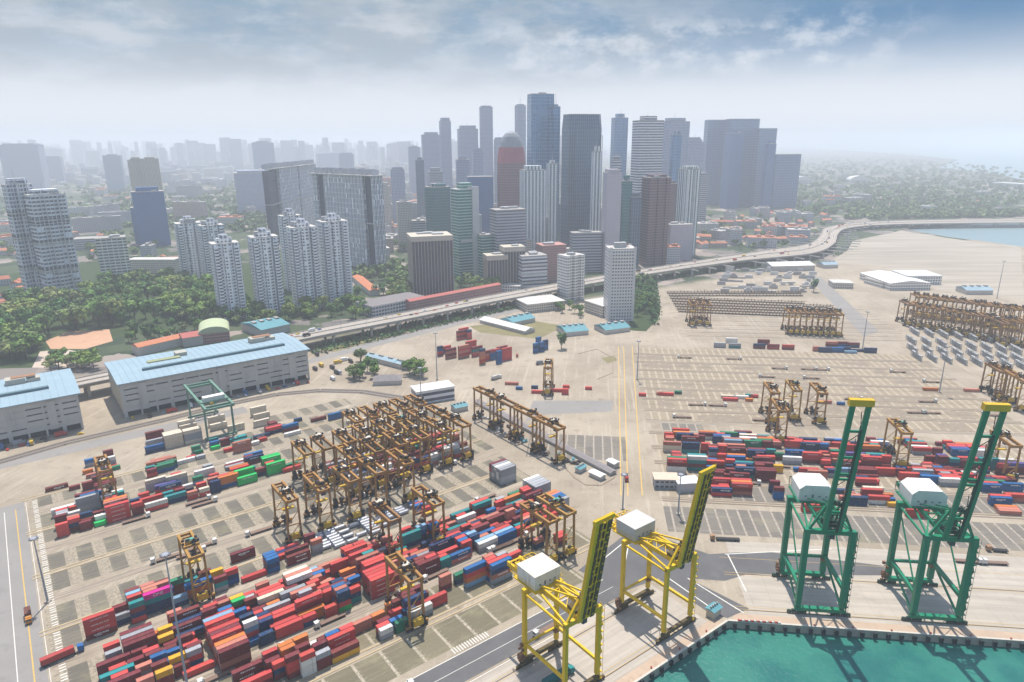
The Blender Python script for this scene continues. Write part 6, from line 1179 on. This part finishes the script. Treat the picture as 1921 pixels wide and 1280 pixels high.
# low storage frames and rubble heaps beyond the open yard
for k in range(90):
    r=rnd.randrange(7); px=1345+r*4+rnd.randrange(13)*14.5; py=548-r*6.5+rnd.uniform(-.6,.6)
    if px>1530 or rnd.random()<.12: continue
    n_=rnd.choice((1,1,2,2,3)); m=MB()
    for j in range(n_): m.box((0,0,1.3+2.6*j),(12 if rnd.random()<.7 else 6,2.4,2.5)); m.box((0,-1.25,2.5+2.6*j),(5.8,.08,.2))
    o=m.build('storage_crate',rnd.choice((WALLP,WSH,WSH,HG,mt('crate_grey',(.36,.34,.33),.8,.2,.3))),None,P(px,py),RF.a); tag(o,f'pale storage box stack of {("one","two","three")[n_-1]} in the rows below the far viaduct','crate','pale storage boxes below the far viaduct')
mrk=MB()
for r,py in enumerate((551,556,561,566,571,576,581,586)):
    for k in range(48 if r>2 else 40):
        a=P(1252+r*3+k*6.3,py+k*.25*(r>1)); mrk.bar((a.x,a.y,0),(a.x,a.y,rnd.uniform(3,5.5)),.7); mrk.box((a.x+2.5,a.y,3.2),(4.6,1.2,.6)); mrk.box((a.x+2.5,a.y+1,.8),(3.6,1.6,1.2))
tag(mrk.build('reefer_frames',mt('rack_brown',(.20,.15,.11),.8,.3,.5)),'rows of rusty low racks on the far yard','racks',kind='stuff')
# ================================================================ CITY FILLER AND TREES
def inpoly(x,y,pp):
    c=False; n=len(pp)
    for i in range(n):
        a,b=pp[i],pp[(i+1)%n]
        if (a[1]>y)!=(b[1]>y) and x<(b[0]-a[0])*(y-a[1])/(b[1]-a[1])+a[0]: c=not c
    return c
def free(p,r):
    return all((p.x-x)**2+(p.y-y)**2>(r+q)**2 for x,y,q in OCC)
def rp(pp):
    xs=[a[0] for a in pp]; ys=[a[1] for a in pp]
    while True:
        x,y=rnd.uniform(min(xs),max(xs)),rnd.uniform(min(ys),max(ys))
        if inpoly(x,y,pp): return x,y
OW=facade('district_facade',None,(.15,.16,.18),3.2,3.3,.55,.48,var=.5); OR=pm('district_roof',None,.85,.2,.1,objcol=True)
def proto(w,d,h,kind):
    T=empty({'row':'shophouse_row','villa':'house','slab':'apartment_block','point':'apartment_tower','low':'low_block'}[kind],(0,0,0)); MB().prism(rect(w,d) if kind!='point' else notch(w,d,1,2),0,h).build('wall',OW,T); r=MB()
    if kind in('row','villa'):
        for k in range(max(1,int(w/13))):
            x0=-w/2+k*13; x1=min(w/2,x0+12.6); rz=h+3.2+(k%2)*.7; r.add([(x0,-d/2-.5,h),(x1,-d/2-.5,h),(x1,0,rz),(x0,0,rz),(x0,d/2+.5,h),(x1,d/2+.5,h)],[(0,1,2,3),(3,2,5,4),(0,3,4),(1,5,2),(4,5,1,0)])
    else:
        r.prism(inset(rect(w,d),1.02),h,h+.9); q=random.Random(int(w*h))
        for k in range(4): r.box((q.uniform(-.35,.35)*w,q.uniform(-.2,.2)*d,h+2.2),(w*.1+2,d*.3,3+q.random()*2))
    r.build('roof',OR,T); index(T); return T,max(w,d)*.5
PROT={'row':[proto(52,14,9,'row'),proto(39,13,10,'row'),proto(65,15,9,'row')],'villa':[proto(13,12,7,'villa'),proto(26,14,8,'villa')],'slab':[proto(70,13,34,'slab'),proto(90,13,42,'slab'),proto(48,14,30,'slab')],'point':[proto(26,22,66,'point'),proto(24,24,85,'point')],'low':[proto(36,24,16,'low'),proto(50,32,20,'low'),proto(28,20,24,'low')]}
used=set(); WCOL=[((.60,.57,.52),'cream'),((.55,.55,.57),'white'),((.42,.40,.40),'grey'),((.52,.40,.35),'pink'),((.38,.42,.46),'bluish')]
RCOL={'row':[((.48,.19,.11),'orange'),((.42,.16,.10),'red'),((.36,.22,.16),'brown')],'villa':[((.48,.19,.11),'orange'),((.42,.16,.10),'red')],'slab':[((.40,.38,.36),'grey'),((.5,.48,.46),'pale')],'point':[((.40,.38,.36),'grey'),((.5,.48,.46),'pale')],'low':[((.45,.43,.41),'pale'),((.36,.35,.34),'grey'),((.45,.20,.13),'red')]}
KINDN={'row':'shophouse row','villa':'low house','slab':'long apartment slab','point':'square apartment tower','low':'flat roofed block'}
def scatter(pp,n,mixk,area,amin=-20,amax=40):
    k=0; tries=0
    while k<n and tries<n*14:
        tries+=1; x,y=rp(pp); kd=rnd.choice(mixk); T,r=rnd.choice(PROT[kd]); p=P(x,y)
        if not free(p,r*.62): continue
        OCC.append((p.x,p.y,r*.62)); k+=1; first_=T.name not in used; used.add(T.name); o=T if first_ else copy_tree(T)
        o.location=p; o.rotation_euler=(0,0,R_(rnd.uniform(amin,amax)+(90 if rnd.random()<.25 else 0))); s=rnd.uniform(.85,1.2); o.scale=(s,s,rnd.uniform(.8,1.3))
        wc,wn_=rnd.choice(WCOL); rc,rn=rnd.choice(RCOL[kd])
        for c in [c for c in bpy.data.objects if c.parent==o]: c.color=(*(wc if c.name.startswith('wall') else rc),1)
        tag(o,f'{wn_} {KINDN[kd]} with {rn} roof {area}','building',f'{KINDN[kd]}s {area}'.replace('rows','rows'))
_children=bpy.data.objects
scatter([(0,480),(330,500),(330,440),(130,400),(0,420)],24,['row','low','slab','villa'],'behind the left condominium towers')
scatter([(0,500),(60,560),(0,600)],7,['row','villa'],'at the left edge beside the park')
scatter([(110,420),(500,440),(510,360),(120,340)],34,['low','villa','slab'],'on the hazy hill behind the dark blue tower')
scatter([(690,500),(800,450),(985,400),(800,330),(690,340)],105,['row','row','low','low','slab'],'in the old quarter between linked slabs and towers')
scatter([(1255,480),(1500,460),(1560,410),(1480,395),(1300,420)],46,['low','villa','row','low'],'in the building ground right of the plum towers')
scatter([(890,520),(1290,500),(1290,420),(890,420)],46,['low','slab','point','point','low'],'among the towers beside the viaduct')
scatter([(690,420),(930,420),(930,350),(690,350)],30,['point','slab','low'],'between the linked slabs and the red tower')
scatter([(0,352),(980,355),(980,292),(0,285)],105,['slab','point','low','slab'],'in the hazy district behind the near towers')
scatter([(1490,400),(1760,400),(1900,370),(1500,330)],14,['low','low','villa'],'among trees on the hazy right shore')
for a in PROT.values():
    for T,r in a:
        if T.name not in used:
            for c in [c for c in bpy.data.objects if c.parent==T]: bpy.data.objects.remove(c)
            bpy.data.objects.remove(T)
# far skyline, one hazy mass
far=MB()
for k in range(3200):
    px=rnd.uniform(-150,1350); py=271+76*rnd.random()**1.35
    if px>1050 and py>300: continue
    p=P(px,py)
    if not free(p,5): continue
    h=rnd.choice((12,20,25,35,40,55,70))*rnd.uniform(.7,1.2)*(1 if py>290 else 1.5); w=rnd.uniform(22,40); far.box((p.x,p.y,h/2),(w*rnd.choice((1,1,2.6)),w,h),rnd.uniform(0,1.5),rnd.choice(((.60,.58,.56),(.48,.47,.50),(.34,.35,.40),(.56,.46,.42),(.66,.65,.64))))
for k in range(420):
    p=P(rnd.uniform(-150,1000),273+34*rnd.random()**1.3); h=rnd.uniform(60,150)*(1.5 if p.y>6000 else 1); far.box((p.x,p.y,h/2),(rnd.choice((26,30,80)),24,h),rnd.uniform(0,1.5),rnd.choice(((.60,.58,.56),(.46,.46,.50),(.38,.38,.43),(.62,.60,.58))))
for k in range(230):
    p=P(rnd.uniform(-120,900),rnd.uniform(296,322))
    if not free(p,20): continue
    h=rnd.uniform(120,250); w=rnd.choice((34,40,90)); far.box((p.x,p.y,h/2),(w,30,h),rnd.uniform(0,1.2),rnd.choice(((.50,.50,.54),(.42,.43,.48),(.36,.37,.43),(.58,.56,.56))))
tag(far.build('distant_city',pm('distant_wall',None,.8,.2,.02,attr=True)),'pale mass of far apartment blocks fading into haze along the horizon','skyline',kind='stuff')
hm=MB(); hr=random.Random(3)  # roadside hedge; its dark leaves also stand in for shade under the deck
for pts_ in (((585,664),(700,640),(860,602),(990,574)),((600,652),(760,612),(940,573),(1040,556)),((1190,536),(1300,516),(1430,494),(1520,482)),((1225,610),(1234,590),(1228,530),(1222,522))):
    for (x0,y0),(x1,y1) in zip(pts_,pts_[1:]):
        A_,B_=P(x0,y0),P(x1,y1); L=(B_-A_).length
        for k in range(int(L*2.2)):
            c=A_.lerp(B_,hr.random()); c=c+Vector((hr.gauss(0,2.2),hr.gauss(0,2.2),hr.uniform(.2,4.2))); nn=Vector((hr.gauss(0,1),hr.gauss(0,1),hr.gauss(.6,1))).normalized(); a=nn.orthogonal().normalized()*hr.uniform(.8,1.7); b_=nn.cross(a).normalized()*hr.uniform(.8,1.7); g=hr.uniform(.6,1.4)
            hm.add([c-a-b_,c+a-b_*.6,c+a*.7+b_,c-a*.8+b_*.8],[(0,1,2,3)],col=(.04*g,.075*g,.03*g))
HEDGE=hm
# hills / woods silhouettes at the far right shore
# ---------------------------------------------------------------- trees
def leaf_mat():
    m,n,b=base_mat('leaves'); a=mk(n,'ShaderNodeVertexColor',layer_name='Col').outputs[0]; oi=mk(n,'ShaderNodeObjectInfo'); r=oi.outputs['Random']
    tint=mix(n,r,(1.15,1.6,1.1),(2.4,2.4,1.45)); wire(n,b,'Base Color',mix(n,1.0,a,tint,'MULTIPLY')); b.inputs['Roughness'].default_value=.75; b.inputs['Specular IOR Level'].default_value=.25; return m
LEAF=leaf_mat(); BARK=mt('bark',(.10,.075,.05),.9,.3,1)
def crown_into(m,c,rx,rz,rng,nq,sz,base):
    lobes=[]
    for k in range(11):
        a=rng.uniform(0,6.28); q=rng.uniform(.25,.85); z=rng.uniform(-.35,.75); lobes.append((c[0]+rx*q*math.cos(a)*.8,c[1]+rx*q*math.sin(a)*.8,c[2]+rz*z,rng.uniform(.28,.5),rng.uniform(.55,1.5)))
    for k in range(nq):
        lx,ly,lz,lr,sh=rng.choice(lobes); d=Vector((rng.gauss(0,1),rng.gauss(0,1),rng.gauss(0,.9)+.25)).normalized(); rr=rng.uniform(.7,1.05); p=Vector((lx+d.x*rx*lr*rr,ly+d.y*rx*lr*rr,lz+d.z*rz*lr*1.3*rr))
        nn=(d+Vector((rng.uniform(-.7,.7),rng.uniform(-.7,.7),rng.uniform(-.3,.9)))).normalized(); a=nn.orthogonal().normalized()*sz*rng.uniform(.6,1.3); b_=nn.cross(a).normalized()*sz*rng.uniform(.6,1.3); g=rng.uniform(.75,1.3)*sh
        m.add([p-a-b_*.4,p+a*.3-b_,p+a+b_*.3,p-a*.2+b_],[(0,1,2,3)],col=(base[0]*g,base[1]*g,base[2]*g))
tag(HEDGE.build('roadside_hedge',LEAF),'dark green hedges and scrub growing along and under the expressway','hedge',kind='stuff')
TP=[]
for k,(rx,rz,th,base,lab_) in enumerate(((6,4.2,5,(.050,.085,.026),'broad dark green'),(8.5,3.6,6.5,(.075,.105,.03),'wide spreading bright green'),(5,5.5,4,(.035,.07,.028),'dense rounded deep green'),(7,4.5,6,(.095,.11,.04),'olive'),(4,6.5,5,(.045,.07,.035),'tall narrow dark'),(6.5,4,5.5,(.085,.095,.05),'loose grey green'))):
    rng=random.Random(50+k); T=empty('tree',(0,0,0)); m=MB(); crown_into(m,(0,0,th+rz*.8),rx,rz,rng,520,.85,base); m.build('crown',LEAF,T)
    t=MB().tube((0,0,-.2),(.3,.1,th+1),.45,7,.22)
    for q in range(5): a=q*1.3; t.tube((.2,.1,th*.7),(rx*.5*math.cos(a),rx*.5*math.sin(a),th+rz*.6),.2,5,.06)
    t.build('trunk',BARK,T); index(T); TP.append((T,lab_,rx))
spots=[]
def grow(pp,n,area,ks,sc=(.8,1.4),gap=.55):
    k=0; tr=0
    while k<n and tr<n*12:
        tr+=1; x,y=rp(pp); p=P(x,y); s=rnd.uniform(*sc)
        if any((p.x-a)**2+(p.y-b)**2<(q*.75)**2 for a,b,q in OCC): continue
        if any((p.x-q[0].x)**2+(p.y-q[0].y)**2<((s+q[1])*6*gap)**2 for q in spots): continue
        spots.append((p,s,area,rnd.choice(ks))); k+=1
grow([(-40,690),(60,672),(75,650),(90,632),(215,612),(330,605),(500,600),(420,560),(330,530),(250,525),(150,560),(0,590),(-40,600)],170,'in the dense park behind the warehouses',[0,0,1,2,3,5],(1.3,2.3),.46)
grow([(225,655),(330,640),(400,618),(520,612),(600,600),(420,600),(230,615)],26,'along the park edge behind the long warehouse',[0,2,4,5],(.7,1.2))
grow([(420,608),(700,600),(690,565),(470,590)],34,'around the feet of the white condominiums',[0,1,2,3],(.8,1.4))
grow([(655,560),(765,575),(770,510),(700,490),(660,510)],40,'in the garden left of the bronze block',[0,1,2,3],(1,1.6),.5)
grow([(860,560),(935,548),(930,520),(862,535)],14,'between the bronze blocks',[0,1,3],(1,1.5))
grow([(1188,600),(1228,600),(1222,525),(1192,520)],26,'in the green strip beside the white port tower',[0,2,2,4],(.9,1.4),.5)
grow([(1040,575),(1125,590),(1130,600),(1050,600)],7,'in front of the cream midrise',[0,3],(.7,1))
grow([(655,715),(705,712),(700,675),(660,680)],9,'beside the blue roofed depot shed',[0,2,5],(.8,1.2),.4)
grow([(755,700),(790,712),(785,690),(760,688)],5,'at the end of the depot sheds',[1,0],(.8,1.1),.4)
grow([(80,700),(170,690),(160,665),(90,672)],7,'in the dusty yard left of the warehouse',[0,5],(.9,1.2))
grow([(100,690),(140,700),(190,690),(150,680)],5,'between the two warehouses',[1],(1.1,1.4))
spots.append((P(1053,655),1.2,'standing alone beside the blue container stack',2)); spots.append((P(1526,548),1.3,'standing alone by the far yard junction',2))
grow([(140,430),(500,440),(520,380),(330,350),(130,380)],46,'on the hill behind the dark blue tower',[0,2,5],(1.3,2.2),.5)
grow([(1300,470),(1500,470),(1580,400),(1300,395)],50,'in the building ground right of the towers',[0,3,5],(.9,1.6))
grow([(0,480),(330,505),(330,450),(0,430)],30,'behind the left condominium towers',[0,1,5],(1,1.6))
grow([(690,490),(980,440),(980,360),(690,360)],40,'in the old quarter streets',[0,3],(.9,1.4))
spots.sort(key=lambda q:q[0].y); used2=set(); woods=MB(); rng=random.Random(5)
for i,(p,s,area,k) in enumerate(spots):
    T,lab_,rx=TP[k]
    if i<295:
        o=T if k not in used2 else copy_tree(T); used2.add(k); o.location=p; o.scale=(s,s,s*rnd.uniform(.85,1.15)); o.rotation_euler=(0,0,rnd.uniform(0,6.28)); tag(o,f'{lab_} tree {area}','tree',f'trees {area}')
    else: crown_into(woods,(p.x,p.y,7*s),rx*s,4.5*s,rng,90,2.0*s,(.06,.085,.035))
for k in range(2300):
    z=rnd.random()
    if k<420: x,y=rp([(125,425),(500,437),(525,385),(470,350),(330,345),(130,378)])
    elif z<.6: x,y=rp([(1490,402),(1700,405),(1921,385),(1921,318),(1700,300),(1500,300)])
    elif z<.85: x,y=rp([(0,420),(125,420),(500,375),(980,340),(980,290),(0,290)])
    else: x,y=rp([(1590,412),(1921,408),(1921,398),(1600,402)])
    p=P(x,y)
    if not free(p,0): continue
    crown_into(woods,(p.x,p.y,6),rnd.uniform(9,16),6,rng,34,4.5,(.055,.08,.04))
tag(woods.build('far_woodland',LEAF),'hazy far woods and street trees that merge into green masses','woodland',kind='stuff')
for k,(T,l_,r) in enumerate(TP):
    if k not in used2:
        for c in [c for c in bpy.data.objects if c.parent==T]: bpy.data.objects.remove(c)
        bpy.data.objects.remove(T)
# ---------------------------------------------------------------- haze, one even box of air
m,n,b=base_mat('haze'); n.nodes.clear(); pv=mk(n,'ShaderNodeVolumePrincipled'); pv.inputs['Color'].default_value=(.88,.93,1.0,1); pv.inputs['Density'].default_value=.00018; pv.inputs['Anisotropy'].default_value=.2
oo=mk(n,'ShaderNodeOutputMaterial'); n.links.new(pv.outputs[0],oo.inputs['Volume'])
tag(MB().box((0,24000,158),(56000,50000,326)).build('haze',m),kind='stuff')
